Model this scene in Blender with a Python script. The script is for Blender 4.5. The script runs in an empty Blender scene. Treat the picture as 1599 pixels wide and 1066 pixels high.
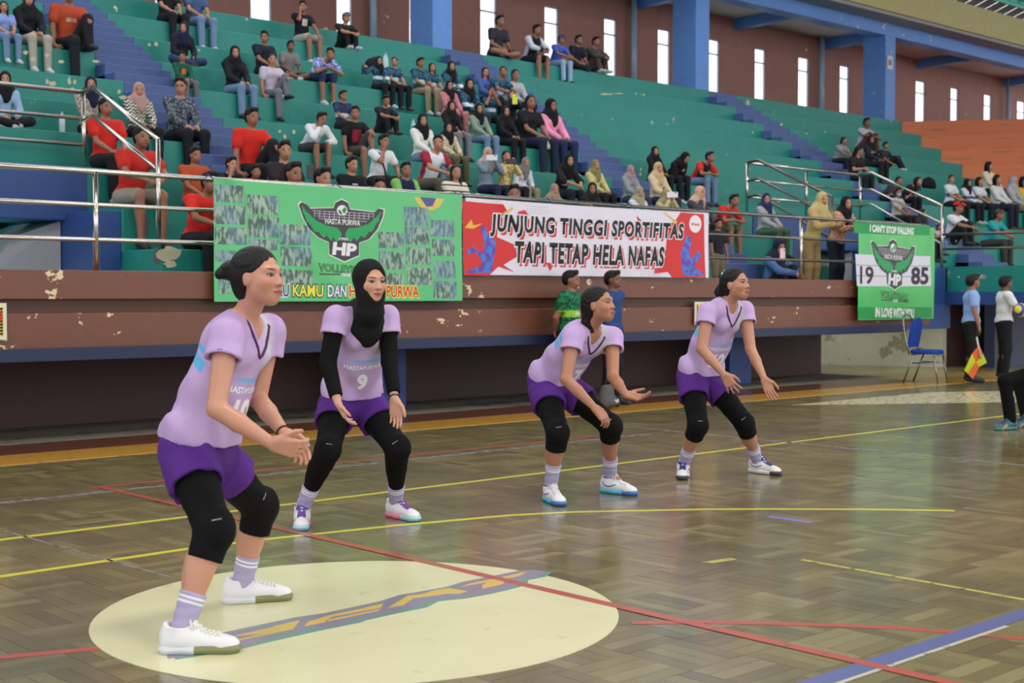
import bpy, bmesh, math, random, time
import numpy as np
from mathutils import Vector, Matrix
from mathutils.bvhtree import BVHTree
from mathutils.geometry import tessellate_polygon
T0 = time.time()
random.seed(7)
SC = bpy.context.scene
COL = SC.collection

# ------------------------------------------------------------------ camera, world, exposure
CAM_F, CAM_H, PITCH, HEAD = 2114.0, 1.3, math.radians(1.978), math.radians(47.4)
FX, FY, RX, RY = math.cos(HEAD), math.sin(HEAD), math.sin(HEAD), -math.cos(HEAD)
cd = bpy.data.cameras.new('camera'); cam = bpy.data.objects.new('camera', cd); COL.objects.link(cam)
cd.sensor_fit = 'HORIZONTAL'; cd.sensor_width = 36.0; cd.lens = CAM_F / 1599 * 36
cam.location = (0, 0, CAM_H)
cam.rotation_euler = (math.radians(90) - PITCH, 0, HEAD - math.radians(90))
cd.clip_end = 400
cd.dof.use_dof = True; cd.dof.focus_distance = 7.6; cd.dof.aperture_fstop = 4.0
SC.camera = cam
w = bpy.data.worlds.new('overcast_sky'); SC.world = w; w.use_nodes = True
bgn = w.node_tree.nodes['Background']
bgn.inputs['Color'].default_value = (0.93, 0.96, 1.0, 1); bgn.inputs['Strength'].default_value = 2.6
SC.view_settings.view_transform = 'Standard'; SC.view_settings.look = 'None'
SC.view_settings.gamma = 1.0; SC.view_settings.use_curve_mapping = False
SC.view_settings.exposure = -0.28
def added_fill_light(loc, size, power):  # soft area lights added to brighten the hall, no such lamps in view
    l = bpy.data.lights.new('added_fill_light', 'AREA'); l.shape = 'SQUARE'; l.size = size; l.energy = power
    l.color = (1.0, 0.95, 0.87)
    o = bpy.data.objects.new('added_fill_light', l); o.location = loc; COL.objects.link(o)
for lx in (-4, 5, 14, 23, 32):
    for ly in (-7, 3):
        added_fill_light((lx, ly, 11.2), 3.0, 560)

# ------------------------------------------------------------------ pixel helpers (frame 1599 x 1066)
def ray(px, py):
    u = (px - 799.5) / CAM_F; v = -(py - 533) / CAM_F
    f = math.cos(PITCH) + v * math.sin(PITCH); z = -math.sin(PITCH) + v * math.cos(PITCH)
    return np.array((FX * f + RX * u, FY * f + RY * u, z))
def on_y(px, py, Y):
    d = ray(px, py); t = Y / d[1]; return np.array((d[0] * t, Y, CAM_H + d[2] * t))
def on_x(px, py, X):
    d = ray(px, py); t = X / d[0]; return np.array((X, d[1] * t, CAM_H + d[2] * t))
def on_z(px, py, Z):
    d = ray(px, py); t = (Z - CAM_H) / d[2]; return np.array((d[0] * t, d[1] * t, Z))
def at(px, py, D):
    d = ray(px, py); t = D / (d[0] * FX + d[1] * FY); return np.array((d[0] * t, d[1] * t, CAM_H + d[2] * t))
def proj(p):
    f0 = FX * p[0] + FY * p[1]; r = RX * p[0] + RY * p[1]; z = p[2] - CAM_H
    f = f0 * math.cos(PITCH) - z * math.sin(PITCH); v = f0 * math.sin(PITCH) + z * math.cos(PITCH)
    return 799.5 + CAM_F * r / f, 533 - CAM_F * v / f

# ------------------------------------------------------------------ materials
def lin(c):
    return tuple((x / 255 / 12.92 if x / 255 <= 0.04045 else ((x / 255 + 0.055) / 1.055) ** 2.4) for x in c) + (1,)
class NT:
    def __init__(s, name):
        s.m = bpy.data.materials.new(name); s.m.use_nodes = True; s.t = s.m.node_tree
        s.b = s.t.nodes['Principled BSDF']
    def nd(s, ty, **kw):
        n = s.t.nodes.new(ty)
        for k, v in kw.items(): setattr(n, k, v)
        return n
    def put(s, sock, v):
        if isinstance(v, bpy.types.NodeSocket): s.t.links.new(v, sock)
        elif v is not None:
            sock.default_value = v
    def math(s, op, a, b=None, c=None, clamp=False):
        n = s.nd('ShaderNodeMath', operation=op, use_clamp=clamp)
        s.put(n.inputs[0], a); s.put(n.inputs[1], b)
        if c is not None: s.put(n.inputs[2], c)
        return n.outputs[0]
    def mix(s, f, a, b):
        n = s.nd('ShaderNodeMix', data_type='RGBA')
        s.put(n.inputs[0], f); s.put(n.inputs[6], a); s.put(n.inputs[7], b); return n.outputs[2]
    def noise(s, sc, vec=None, det=3, rough=0.55):
        n = s.nd('ShaderNodeTexNoise'); n.inputs['Scale'].default_value = sc; n.inputs['Detail'].default_value = det
        n.inputs['Roughness'].default_value = rough
        if vec is not None: s.put(n.inputs['Vector'], vec)
        return n.outputs[0]
    def step(s, v, lo, hi):
        n = s.nd('ShaderNodeMapRange', interpolation_type='SMOOTHSTEP'); s.put(n.inputs[0], v)
        n.inputs[1].default_value = lo; n.inputs[2].default_value = hi; return n.outputs[0]
    def pos(s): return s.nd('ShaderNodeNewGeometry').outputs['Position']
    def obj(s): return s.nd('ShaderNodeTexCoord').outputs['Object']
    def attr(s, name): return s.nd('ShaderNodeAttribute', attribute_name=name)
    def xyz(s, v):
        n = s.nd('ShaderNodeSeparateXYZ'); s.put(n.inputs[0], v); return n.outputs
    def vmul(s, v, k):
        n = s.nd('ShaderNodeVectorMath', operation='MULTIPLY'); s.put(n.inputs[0], v); n.inputs[1].default_value = k
        return n.outputs[0]
    def bump(s, h, st=0.3, dist=0.01):
        n = s.nd('ShaderNodeBump'); n.inputs['Strength'].default_value = st; n.inputs['Distance'].default_value = dist
        s.put(n.inputs['Height'], h); s.put(s.b.inputs['Normal'], n.outputs[0])
    def done(s, col, rough=0.6, metal=0.0, spec=0.5):
        s.put(s.b.inputs['Base Color'], col); s.put(s.b.inputs['Roughness'], rough)
        s.b.inputs['Metallic'].default_value = metal; s.b.inputs['Specular IOR Level'].default_value = spec
        return s.m
def sc3(c, k): return tuple(min(1, x * k) for x in c[:3]) + (1,)
MC = {}
def plain(name, rgb, rough=0.6, metal=0, var=0.08, sc=12.0, spec=0.5):
    key = ('p', name, rgb, rough)
    if key in MC: return MC[key]
    t = NT(name); c = lin(rgb)
    col = t.mix(t.noise(sc, t.obj()), sc3(c, 1 - var), sc3(c, 1 + var))
    MC[key] = t.done(col, rough, metal, spec); return MC[key]
def painted(name, rgb, peel=(205, 200, 175), amt=0.66, rough=0.55, var=0.16, under=None, stretch=(1, 1, 1), sc=3.2):
    t = NT(name); c = lin(rgb); p = t.vmul(t.pos(), stretch)
    big = t.noise(0.55, p, 4); mid = t.noise(6.0, p, 5)
    col = t.mix(big, sc3(c, 1 - var), sc3(c, 1 + var))
    col = t.mix(t.math('MULTIPLY', t.step(mid, 0.5, 0.75), 0.35), col, sc3(c, 1.35))
    n = t.noise(sc, p, 5, 0.6); n2 = t.noise(0.45, t.pos(), 2)
    s = t.math('ADD', n, t.math('MULTIPLY', t.math('SUBTRACT', n2, 0.5), 0.35))
    mask = t.step(s, amt, amt + 0.012)
    if under:
        u = t.step(t.noise(sc * 1.7, p, 3), 0.5, 0.55)
        pc = t.mix(u, lin(peel), lin(under))
    else: pc = lin(peel)
    col = t.mix(mask, col, pc)
    t.bump(t.math('ADD', t.math('MULTIPLY', mask, -0.6), t.math('MULTIPLY', mid, 0.35)), 0.35, 0.01)
    return t.done(col, rough)
def cloth(name, rgb, rough=0.85, fold=0.5):
    key = ('c', name, rgb)
    if key in MC: return MC[key]
    t = NT(name); c = lin(rgb); o = t.obj()
    n = t.noise(9, o, 4)
    t.bump(t.math('ADD', n, t.math('MULTIPLY', t.noise(260, o, 1), 0.04)), fold, 0.03)
    MC[key] = t.done(t.mix(n, sc3(c, 0.88), sc3(c, 1.1)), rough, 0, 0.25); return MC[key]
def pattern(name, kind, a, b, c=None):
    key = ('t', name, kind, a, b, c)
    if key in MC: return MC[key]
    t = NT(name); o = t.obj(); A, B = lin(a), lin(b)
    tc = t.xyz(t.attr('tc').outputs['Vector'])
    if kind == 'camo':
        col = t.mix(t.step(t.noise(26, o, 3), 0.47, 0.53), A, B)
        zz = tc[2]
        m = t.math('MULTIPLY', t.step(zz, 0.185, 0.195), t.math('SUBTRACT', 1, t.step(zz, 0.265, 0.275)))
        m = t.math('MULTIPLY', m, t.step(t.noise(60, o, 2), 0.36, 0.42))
        col = t.mix(m, col, lin(c or (215, 225, 235)))
    elif kind == 'stripe':
        s = t.math('SINE', t.math('MULTIPLY', tc[2], 75)); col = t.mix(t.step(s, 0.72, 0.8), A, B)
    elif kind == 'zig':
        s = t.math('SINE', t.math('ADD', t.math('MULTIPLY', tc[2], 130), t.math('MULTIPLY', t.math('PINGPONG', tc[0], 0.03), 150)))
        col = t.mix(t.step(s, -0.1, 0.1), A, B)
    elif kind == 'jersey':
        col = t.mix(t.step(t.math('ABSOLUTE', t.math('SUBTRACT', t.math('ABSOLUTE', tc[0]), 0.125)), 0.012, 0.016), B, A)
    elif kind == 'side':
        col = t.mix(t.step(t.math('ABSOLUTE', tc[0]), 0.11, 0.13), A, B)
    else:
        col = t.mix(t.step(t.noise(34, o, 4), 0.5, 0.56), A, B)
    t.bump(t.noise(9, o, 4), 0.5, 0.03)
    MC[key] = t.done(col, 0.85, 0, 0.25); return MC[key]
def skin(name, rgb, lips=(150, 80, 72), sweat=0.45):
    key = ('s', rgb, lips)
    if key in MC: return MC[key]
    t = NT(name); c = lin(rgb)
    hc = t.xyz(t.attr('hc').outputs['Vector']); x, y, z = hc[0], hc[1], hc[2]
    ax = t.math('ABSOLUTE', x)
    col = t.mix(t.noise(14, t.obj(), 3), sc3(c, 0.9), sc3(c, 1.08))
    front = t.step(y, 0.035, 0.05)
    def ell(cx, cz, a, b, xx=ax, soft=0.25, tilt=0.0):
        dx = t.math('DIVIDE', t.math('SUBTRACT', xx, cx), a)
        zz = t.math('SUBTRACT', z, cz)
        if tilt: zz = t.math('SUBTRACT', zz, t.math('MULTIPLY', t.math('SUBTRACT', xx, cx), tilt))
        dz = t.math('DIVIDE', zz, b)
        d = t.math('ADD', t.math('MULTIPLY', dx, dx), t.math('MULTIPLY', dz, dz))
        return t.math('MULTIPLY', t.math('SUBTRACT', 1, t.step(d, 1 - soft, 1 + soft)), front)
    cheek = ell(0.040, -0.032, 0.022, 0.018, soft=0.9)
    col = t.mix(t.math('MULTIPLY', cheek, 0.35), col, lin((200, 120, 100)))
    col = t.mix(ell(0.0, -0.0640, 0.0235, 0.0088, x, 0.3), col, lin(lips))
    col = t.mix(t.math('MULTIPLY', ell(0.0, -0.0645, 0.021, 0.0016, x, 0.4), 0.8), col, lin((60, 25, 25)))
    col = t.mix(t.math('MULTIPLY', ell(0.0085, -0.0405, 0.0045, 0.0025, soft=0.5), 0.75), col, lin((70, 35, 30)))
    col = t.mix(t.math('MULTIPLY', ell(0.032, 0.0225, 0.0185, 0.0038, soft=0.5, tilt=0.14), 0.85), col, lin((35, 26, 24)))
    col = t.mix(ell(0.0315, 0.0015, 0.0165, 0.0078, soft=0.2, tilt=0.1), col, lin((35, 24, 22)))
    col = t.mix(ell(0.0315, 0.0000, 0.0138, 0.0046, soft=0.2, tilt=0.1), col, lin((150, 140, 134)))
    col = t.mix(ell(0.0320, 0.0004, 0.0086, 0.0064, soft=0.2), col, lin((22, 14, 12)))
    t.bump(t.noise(120, t.obj(), 2), 0.08, 0.003)
    t.b.inputs['Subsurface Weight'].default_value = 0.06
    t.b.inputs['Subsurface Radius'].default_value = (0.012, 0.005, 0.003)
    MC[key] = t.done(col, sweat, 0, 0.4); return MC[key]
def hair_mat(rgb=(18, 15, 15)):
    key = ('h', rgb)
    if key in MC: return MC[key]
    t = NT('black_hair'); c = lin(rgb); o = t.vmul(t.obj(), (60, 60, 14))
    n = t.noise(3, o, 4); t.bump(n, 0.6, 0.01)
    MC[key] = t.done(t.mix(n, sc3(c, 0.45), sc3(c, 1.4)), 0.45, 0, 0.28); return MC[key]

# ------------------------------------------------------------------ object helpers
def link(o, parent=None):
    COL.objects.link(o)
    if parent is not None: o.parent = parent
    return o
def tag(o, label=None, cat=None, group=None, kind=None):
    if label: o['label'] = label
    if cat: o['category'] = cat
    if group: o['group'] = group
    if kind: o['kind'] = kind
    return o
def empty(name, loc, rz=0, label=None, cat=None, group=None, kind=None):
    o = bpy.data.objects.new(name, None); o.location = loc; o.rotation_euler = (0, 0, rz); o.empty_display_size = 0.1
    link(o); return tag(o, label, cat, group, kind)
class MB:
    def __init__(s): s.v = []; s.f = []
    def box(s, a, b):
        x0, y0, z0 = a; x1, y1, z1 = b; n = len(s.v)
        s.v += [(x0, y0, z0), (x1, y0, z0), (x1, y1, z0), (x0, y1, z0), (x0, y0, z1), (x1, y0, z1), (x1, y1, z1), (x0, y1, z1)]
        s.f += [tuple(n + i for i in q) for q in ((3, 2, 1, 0), (4, 5, 6, 7), (0, 1, 5, 4), (1, 2, 6, 5), (2, 3, 7, 6), (3, 0, 4, 7))]
        return s
    def prism(s, pts, z0, z1):
        n = len(s.v); k = len(pts)
        s.v += [(p[0], p[1], z0) for p in pts] + [(p[0], p[1], z1) for p in pts]
        s.f += [tuple(n + i for i in reversed(range(k))), tuple(n + k + i for i in range(k))]
        s.f += [(n + i, n + (i + 1) % k, n + k + (i + 1) % k, n + k + i) for i in range(k)]
        return s
    def hexa(s, lo, hi):          # two quads of 4 points
        n = len(s.v); s.v += [tuple(p) for p in lo] + [tuple(p) for p in hi]
        s.f += [(n + 3, n + 2, n + 1, n), (n + 4, n + 5, n + 6, n + 7)] + [(n + i, n + (i + 1) % 4, n + 4 + (i + 1) % 4, n + 4 + i) for i in range(4)]
        return s
    def tube(s, pts, r, seg=12, closed=False):
        P = [Vector(p) for p in pts]; n0 = len(s.v); k = len(P); up = None
        for i, p in enumerate(P):
            if closed: d = (P[(i + 1) % k] - P[i - 1]).normalized()
            else: d = ((P[min(i + 1, k - 1)] - P[max(i - 1, 0)])).normalized()
            if up is None:
                up = Vector((0, 0, 1)) if abs(d.z) < 0.9 else Vector((0, 1, 0))
            a = d.cross(up).normalized(); b = a.cross(d).normalized(); up = b
            rr = r[i] if isinstance(r, (list, tuple)) else r
            for j in range(seg):
                t = 2 * math.pi * j / seg; s.v.append(tuple(p + a * math.cos(t) * rr + b * math.sin(t) * rr))
        m = k if closed else k - 1
        for i in range(m):
            for j in range(seg):
                q = ((i + 1) % k) * seg
                s.f.append((n0 + i * seg + j, n0 + i * seg + (j + 1) % seg, n0 + q + (j + 1) % seg, n0 + q + j))
        if not closed:
            s.f.append(tuple(n0 + j for j in reversed(range(seg)))); s.f.append(tuple(n0 + (k - 1) * seg + j for j in range(seg)))
        return s
    def build(s, name, mat, parent=None, smooth=False, bevel=0):
        me = bpy.data.meshes.new(name); me.from_pydata(s.v, [], s.f)
        if smooth: me.polygons.foreach_set('use_smooth', [True] * len(me.polygons))
        me.materials.append(mat); me.update()
        o = bpy.data.objects.new(name, me); link(o, parent)
        if bevel:
            m = o.modifiers.new('b', 'BEVEL'); m.width = bevel; m.segments = 2; m.limit_method = 'ANGLE'
        return o

# ------------------------------------------------------------------ implicit surfaces -> one continuous mesh
V = lambda *a: np.array(a, dtype=float)
def nrm(v): return v / (np.linalg.norm(v) + 1e-9)
def cone(a, b, ra, rb, k=0.02, op='u'):
    return ('c', np.asarray(a, float), np.asarray(b, float), ra, rb, k, op)
def ell(c, r, R=None, k=0.02, op='u'):
    return ('e', np.asarray(c, float), np.eye(3) if R is None else np.asarray(R, float), np.asarray(r, float), k, op)
def fcone(a, b, ra, rb, k=0.02, op='u'):
    return ('f', np.asarray(a, float), np.asarray(b, float), ra, rb, k, op)
def _ev(p, P):
    if p[0] in 'cf':
        _, a, b, ra, rb, k, op = p
        ba = (b - a).astype(np.float32); l2 = float(ba @ ba) + 1e-9
        pa = P - a.astype(np.float32)
        tu = (pa @ ba) / l2; t = np.clip(tu, 0, 1)
        d = np.linalg.norm(pa - t[..., None] * ba, axis=-1) - (ra + (rb - ra) * t)
        return d if p[0] == 'c' else np.maximum(d, (tu - 1) * math.sqrt(l2))
    _, c, R, r, k, op = p
    q = (P - c.astype(np.float32)) @ R.T.astype(np.float32)
    r = r.astype(np.float32)
    k0 = np.linalg.norm(q / r, axis=-1); k1 = np.linalg.norm(q / (r * r), axis=-1) + 1e-6
    return k0 * (k0 - 1) / k1
def _bb(p):
    if p[0] in 'cf': return np.minimum(p[1] - p[3], p[2] - p[4]), np.maximum(p[1] + p[3], p[2] + p[4])
    m = np.abs(p[2]).T @ p[3]
    return p[1] - m, p[1] + m
def _smin(a, b, k):
    if k <= 0: return np.minimum(a, b)
    h = np.maximum(k - np.abs(a - b), 0) / k
    return np.minimum(a, b) - h * h * k * 0.25
def sdf_mesh(prims, h, cuts=(), disp=None):
    S = 4 * h
    bbs = [_bb(p) for p in prims if p[-1] == 'u']
    lo = np.min([b[0] for b in bbs], 0) - 2 * S; hi = np.max([b[1] for b in bbs], 0) + 2 * S
    n = np.ceil((hi - lo) / S).astype(int)
    ax = [lo[i] + S * (np.arange(n[i]) + 0.5) for i in range(3)]
    D = np.full(n, 1e3, np.float32); M = D.copy(); rec = []
    for p in prims:
        k = p[-2]; a, b = _bb(p); R = k + 3 * S
        i0 = np.clip(np.floor((a - R - lo) / S).astype(int), 0, n); i1 = np.clip(np.ceil((b + R - lo) / S).astype(int), 0, n)
        if (i1 <= i0).any(): rec.append(None); continue
        sl = tuple(slice(i0[i], i1[i]) for i in range(3))
        G = np.stack(np.meshgrid(ax[0][sl[0]], ax[1][sl[1]], ax[2][sl[2]], indexing='ij'), -1).astype(np.float32)
        d = _ev(p, G)
        if p[-1] == 'u': D[sl] = _smin(D[sl], d, k); M[sl] = np.minimum(M[sl], d)
        else: D[sl] = -_smin(-D[sl], d, k)
        rec.append((sl, d))
    if cuts:
        G = np.stack(np.meshgrid(*ax, indexing='ij'), -1).astype(np.float32)
        for (q, nn) in cuts: D = np.maximum(D, (G - np.asarray(q, np.float32)) @ np.asarray(nn, np.float32))
    act = np.abs(D) < 1.35 * S
    A = np.argwhere(act); N = len(A)
    idx = np.full(n, -1, np.int32); idx[act] = np.arange(N)
    base = (lo + A * S).astype(np.float32)
    g = np.arange(5) * h
    off = np.stack(np.meshgrid(g, g, g, indexing='ij'), -1).reshape(-1, 3).astype(np.float32)
    vals = np.full((N, 125), 1e3, np.float32)
    for p, rc in zip(prims, rec):
        if rc is None: continue
        sl, d = rc; k = p[-2]
        if p[-1] == 'u': m = act[sl] & (d < M[sl] + k + 2.3 * S)
        else: m = act[sl] & (d < 2.3 * S + k)
        ii = idx[sl][m]
        if len(ii) == 0: continue
        e = _ev(p, base[ii][:, None, :] + off[None])
        vals[ii] = _smin(vals[ii], e, k) if p[-1] == 'u' else -_smin(-vals[ii], e, k)
    if disp is not None or cuts:
        P = base[:, None, :] + off[None]
        if disp is not None: vals = vals + disp(P)
        for (q, nn) in cuts: vals = np.maximum(vals, (P - np.asarray(q, np.float32)) @ np.asarray(nn, np.float32))
    v = vals.reshape(N, 5, 5, 5)
    cr = [(i, j, k2) for i in (0, 1) for j in (0, 1) for k2 in (0, 1)]
    C = np.stack([v[:, i:i + 4, j:j + 4, k2:k2 + 4] for i, j, k2 in cr], -1)
    ins = (C < 0).sum(-1); mm = (ins > 0) & (ins < 8)
    w = np.argwhere(mm); cv = C[mm]
    if len(w) == 0: raise RuntimeError('empty')
    gi = A[w[:, 0]] * 4 + w[:, 1:]
    acc = np.zeros((len(w), 3), np.float32); cnt = np.zeros(len(w), np.float32); cra = np.array(cr, np.float32)
    for i in range(8):
        for j in range(i + 1, 8):
            if np.abs(cra[i] - cra[j]).sum() != 1: continue
            s = (cv[:, i] < 0) != (cv[:, j] < 0)
            t = cv[s, i] / (cv[s, i] - cv[s, j])
            acc[s] += cra[i] + t[:, None] * (cra[j] - cra[i]); cnt[s] += 1
    pos = lo + (gi + acc / cnt[:, None]) * h
    NY, NZ = int(n[1]) * 4 + 8, int(n[2]) * 4 + 8
    key = (gi[:, 0].astype(np.int64) * NY + gi[:, 1]) * NZ + gi[:, 2]
    order = np.argsort(key); ks = key[order]
    def find(q):
        i = np.clip(np.searchsorted(ks, q), 0, len(ks) - 1); return np.where(ks[i] == q, order[i], -1)
    st = [NY * NZ, NZ, 1]; quads = []
    for axn in range(3):
        u, w2 = st[(axn + 1) % 3], st[(axn + 2) % 3]
        c1 = {0: 4, 1: 2, 2: 1}[axn]
        s = np.nonzero((cv[:, 0] < 0) != (cv[:, c1] < 0))[0]
        a = s; b = find(key[s] - u); c = find(key[s] - u - w2); d = find(key[s] - w2)
        ok = (b >= 0) & (c >= 0) & (d >= 0)
        q = np.stack([a, b, c, d], 1)[ok]; fl = (cv[s, 0] >= 0)[ok]
        q[fl] = q[fl][:, ::-1]; quads.append(q)
    return pos, np.concatenate(quads)
def np_mesh(name, pos, quads, attrs=None):
    me = bpy.data.meshes.new(name); nv, nf = len(pos), len(quads)
    me.vertices.add(nv); me.vertices.foreach_set('co', pos.astype(np.float32).ravel())
    me.loops.add(nf * 4); me.loops.foreach_set('vertex_index', quads.astype(np.int32).ravel())
    me.polygons.add(nf); me.polygons.foreach_set('loop_start', np.arange(0, nf * 4, 4, dtype=np.int32))
    me.polygons.foreach_set('use_smooth', np.ones(nf, bool))
    me.update(calc_edges=True)
    for k, a in (attrs or {}).items():
        at_ = me.attributes.new(k, 'FLOAT_VECTOR', 'POINT'); at_.data.foreach_set('vector', a.astype(np.float32).ravel())
    return me
def local(pos, c, R, s=1.0): return ((pos - c) @ np.asarray(R).T) / s
def sdf_obj(name, prims, h, mat, parent, cuts=(), disp=None, frames=None):
    pos, q = sdf_mesh(prims, h, cuts, disp)
    at_ = {k: local(pos, *f) for k, f in (frames or {}).items()}
    me = np_mesh(name, pos, q, at_); me.materials.append(mat)
    o = bpy.data.objects.new(name, me); link(o, parent); return o
# ------------------------------------------------------------------ setting: floor
def floor_material():
    t = NT('varnished_parquet'); p = t.pos()
    tone = t.math('ADD', t.attr('tone').outputs['Fac'], t.nd('ShaderNodeObjectInfo').outputs['Random'])
    wn = t.nd('ShaderNodeTexWhiteNoise', noise_dimensions='1D'); t.put(wn.inputs['W'], tone); r = wn.outputs[0]
    cr = t.nd('ShaderNodeValToRGB'); t.put(cr.inputs[0], r); e = cr.color_ramp.elements
    e[0].position = 0; e[0].color = lin((98, 88, 56)); e[1].position = 1; e[1].color = lin((152, 140, 98))
    for q, c in ((0.35, (114, 106, 64)), (0.55, (126, 116, 72)), (0.8, (134, 126, 82))):
        x = e.new(q); x.color = lin(c)
    big = t.noise(0.9, p, 4)
    col = t.mix(t.math('MULTIPLY', t.step(big, 0.42, 0.66), 0.55), cr.outputs[0], lin((94, 88, 66)))
    gr = t.noise(30, t.vmul(p, (1, 1, 1)), 4)
    col = t.mix(t.math('MULTIPLY', gr, 0.3), col, lin((120, 106, 74)))
    n = t.noise(5, p, 3); t.bump(n, 0.06, 0.02)
    t.b.inputs['Coat Weight'].default_value = 0.45; t.b.inputs['Coat Roughness'].default_value = 0.14
    return t.done(col, t.math('ADD', 0.17, t.math('MULTIPLY', t.noise(2.2, p, 3), 0.15)), 0, 0.5)
M_FLOOR = floor_material()
floor = MB().box((-25, -25, -0.2), (60, 13.5, -0.006)).build('floor', plain('floor_screed', (70, 58, 40), 0.5)); tag(floor, 'varnished basket-weave parquet sports floor with painted court lines', kind='structure')
B = 0.30; SW = B / 4
tones = []; vs = []; fs = []; single = []
for i in range(-8, 90):
    for j in range(-24, 35):
        x0, y0 = i * B, j * B
        if y0 > 10.17: continue
        cx, cy = x0 + B / 2, y0 + B / 2
        D = cx * FX + cy * FY; L = cx * RX + cy * RY
        if D < 2.6 or D > 27 or abs(L) > 0.47 * D + 1.8: continue
        for k in range(4):
            g = 0.0012
            if (i + j) % 2: a = (x0 + g, y0 + k * SW + g); b = (x0 + B - g, y0 + (k + 1) * SW - g)
            else: a = (x0 + k * SW + g, y0 + g); b = (x0 + (k + 1) * SW - g, y0 + B - g)
            h0 = -0.0008 + 0.0010 * random.random(); tx, ty = random.gauss(0, 0.0016), random.gauss(0, 0.0016)
            single.append((D if abs(L / D) < 0.375 and D > 4.0 else D + 100, a, b, h0, tx, ty))
single.sort(key=lambda s: s[0])
def plank_top(a, b, h0, tx, ty, c=(0, 0)):
    mx, my = (a[0] + b[0]) / 2, (a[1] + b[1]) / 2
    top = [(x - c[0], y - c[1], h0 + tx * (x - mx) + ty * (y - my)) for x, y in ((a[0], a[1]), (b[0], a[1]), (b[0], b[1]), (a[0], b[1]))]
    return top + [(x, y, -0.006) for x, y, z in top]
PF = [(0, 1, 2, 3), (4, 5, 1, 0), (5, 6, 2, 1), (6, 7, 3, 2), (7, 4, 0, 3)]
pm = []
for q in range(10):
    for horiz in (0, 1):
        dx, dy = (B / 2 - 0.0012, SW / 2 - 0.0012) if horiz else (SW / 2 - 0.0012, B / 2 - 0.0012)
        me = bpy.data.meshes.new('plank')
        me.from_pydata(plank_top((-dx, -dy), (dx, dy), -0.0004, random.gauss(0, 0.0016), random.gauss(0, 0.0016)), [], PF)
        me.materials.append(M_FLOOR); pm.append((horiz, me))
for s in single[:300]:
    _, a, b, *_r = s; hz = 1 if b[0] - a[0] > b[1] - a[1] else 0
    me = random.choice([m for h_, m in pm if h_ == hz])
    o = bpy.data.objects.new('plank', me); o.location = ((a[0] + b[0]) / 2, (a[1] + b[1]) / 2, 0); link(o, floor)
for s in single[300:]:
    n = len(vs); vs += plank_top(*s[1:]); fs += [tuple(n + q for q in f) for f in PF]; tones += [random.random() * 50] * 8
me = bpy.data.meshes.new('parquet_planks'); me.from_pydata(vs, [], fs)
at_ = me.attributes.new('tone', 'FLOAT', 'POINT'); at_.data.foreach_set('value', tones); me.materials.append(M_FLOOR)
tag(link(bpy.data.objects.new('parquet_planks', me), floor), kind='stuff')

def paint(name, rgb, wear=0.62):
    t = NT(name); p = t.pos(); n = t.noise(14, p, 5)
    col = t.mix(t.math('MULTIPLY', t.step(n, wear, wear + 0.1), 0.75), lin(rgb), lin((112, 98, 70)))
    return t.done(col, 0.22)
PAINT_Z = 0.0011
def strip(name, pts, wdt, mat, z=PAINT_Z, parent=floor):
    m = MB(); n = len(pts)
    for i in range(n - 1):
        a, b = Vector(pts[i] + (0,)), Vector(pts[i + 1] + (0,)); d = (b - a).normalized(); s = Vector((-d.y, d.x, 0)) * wdt / 2
        m.hexa([(q.x, q.y, z - 0.0008) for q in (a - s, b - s, b + s, a + s)], [(q.x, q.y, z) for q in (a - s, b - s, b + s, a + s)])
    return m.build(name, mat, parent)
Yl, Rd, Bl, Wh = paint('yellow_line_paint', (214, 206, 70), 0.7), paint('red_line_paint', (178, 88, 76), 0.58), paint('blue_line_paint', (96, 104, 158), 0.62), paint('white_line_paint', (190, 190, 175), 0.56)
Yf, Gy = paint('faded_yellow_paint', (190, 182, 92), 0.52), paint('grey_line_paint', (140, 136, 146), 0.48)
strip('court_line', [(-3, 7.1), (26, 7.1)], 0.05, Yl)['label'] = 'long bright yellow sideline behind the players'
arc = [on_z(x, y, 0)[:2] for x, y in ((-200, 922), (0, 900), (290, 857), (430, 840), (620, 820), (800, 804), (900, 799), (1000, 797), (1100, 795), (1200, 794.5), (1350, 795), (1490, 797))]
strip('court_line', [tuple(a) for a in arc], 0.05, Yl)['label'] = 'yellow arc line in front of the players'
strip('court_line', [(4.12, -4), (4.12, 8.6)], 0.055, Rd, PAINT_Z + 0.0018)['label'] = 'red line crossing the cream disc'
rc = [on_z(x, y, 0)[:2] for x, y in ((-60, 1031), (0, 1026), (190, 1009))]
strip('court_line', [tuple(a) for a in rc], 0.05, Rd)
rc = [on_z(x, y, 0)[:2] for x, y in ((985, 972), (1100, 971), (1200, 973), (1300, 976), (1400, 980), (1510, 988), (1600, 997))]
strip('court_line', [tuple(a) for a in rc], 0.05, Rd)
strip('court_line', [(3.2, 2.62), (9, 2.62)], 0.085, Bl, PAINT_Z + 0.0006)['label'] = 'blue line at the lower right'
strip('court_line', [(3.7, 2.565), (5.0, 2.565)], 0.02, Wh, PAINT_Z + 0.0009)
strip('court_line', [(2.6, 8.36), (9.5, 8.42)], 0.07, Gy)
strip('court_line', [(4.05, 8.62), (9.0, 8.62)], 0.05, Rd)
strip('court_line', [(9.84, 9.4), (9.84, 4.6)], 0.06, Gy)
strip('court_line', [(5.52, 3.9), (5.47, 1.8)], 0.03, Yf)
strip('court_line', [tuple(on_z(8, 829, 0)[:2]), tuple(on_z(270, 902, 0)[:2])], 0.018, Gy)
strip('tape_mark', [tuple(on_z(1100, 879, 0)[:2]), tuple(on_z(1145, 872, 0)[:2])], 0.05, Yf)
strip('tape_mark', [tuple(on_z(1200, 806, 0)[:2]), tuple(on_z(1268, 816, 0)[:2])], 0.05, paint('violet_blue_tape', (130, 126, 205), 0.75))
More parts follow.
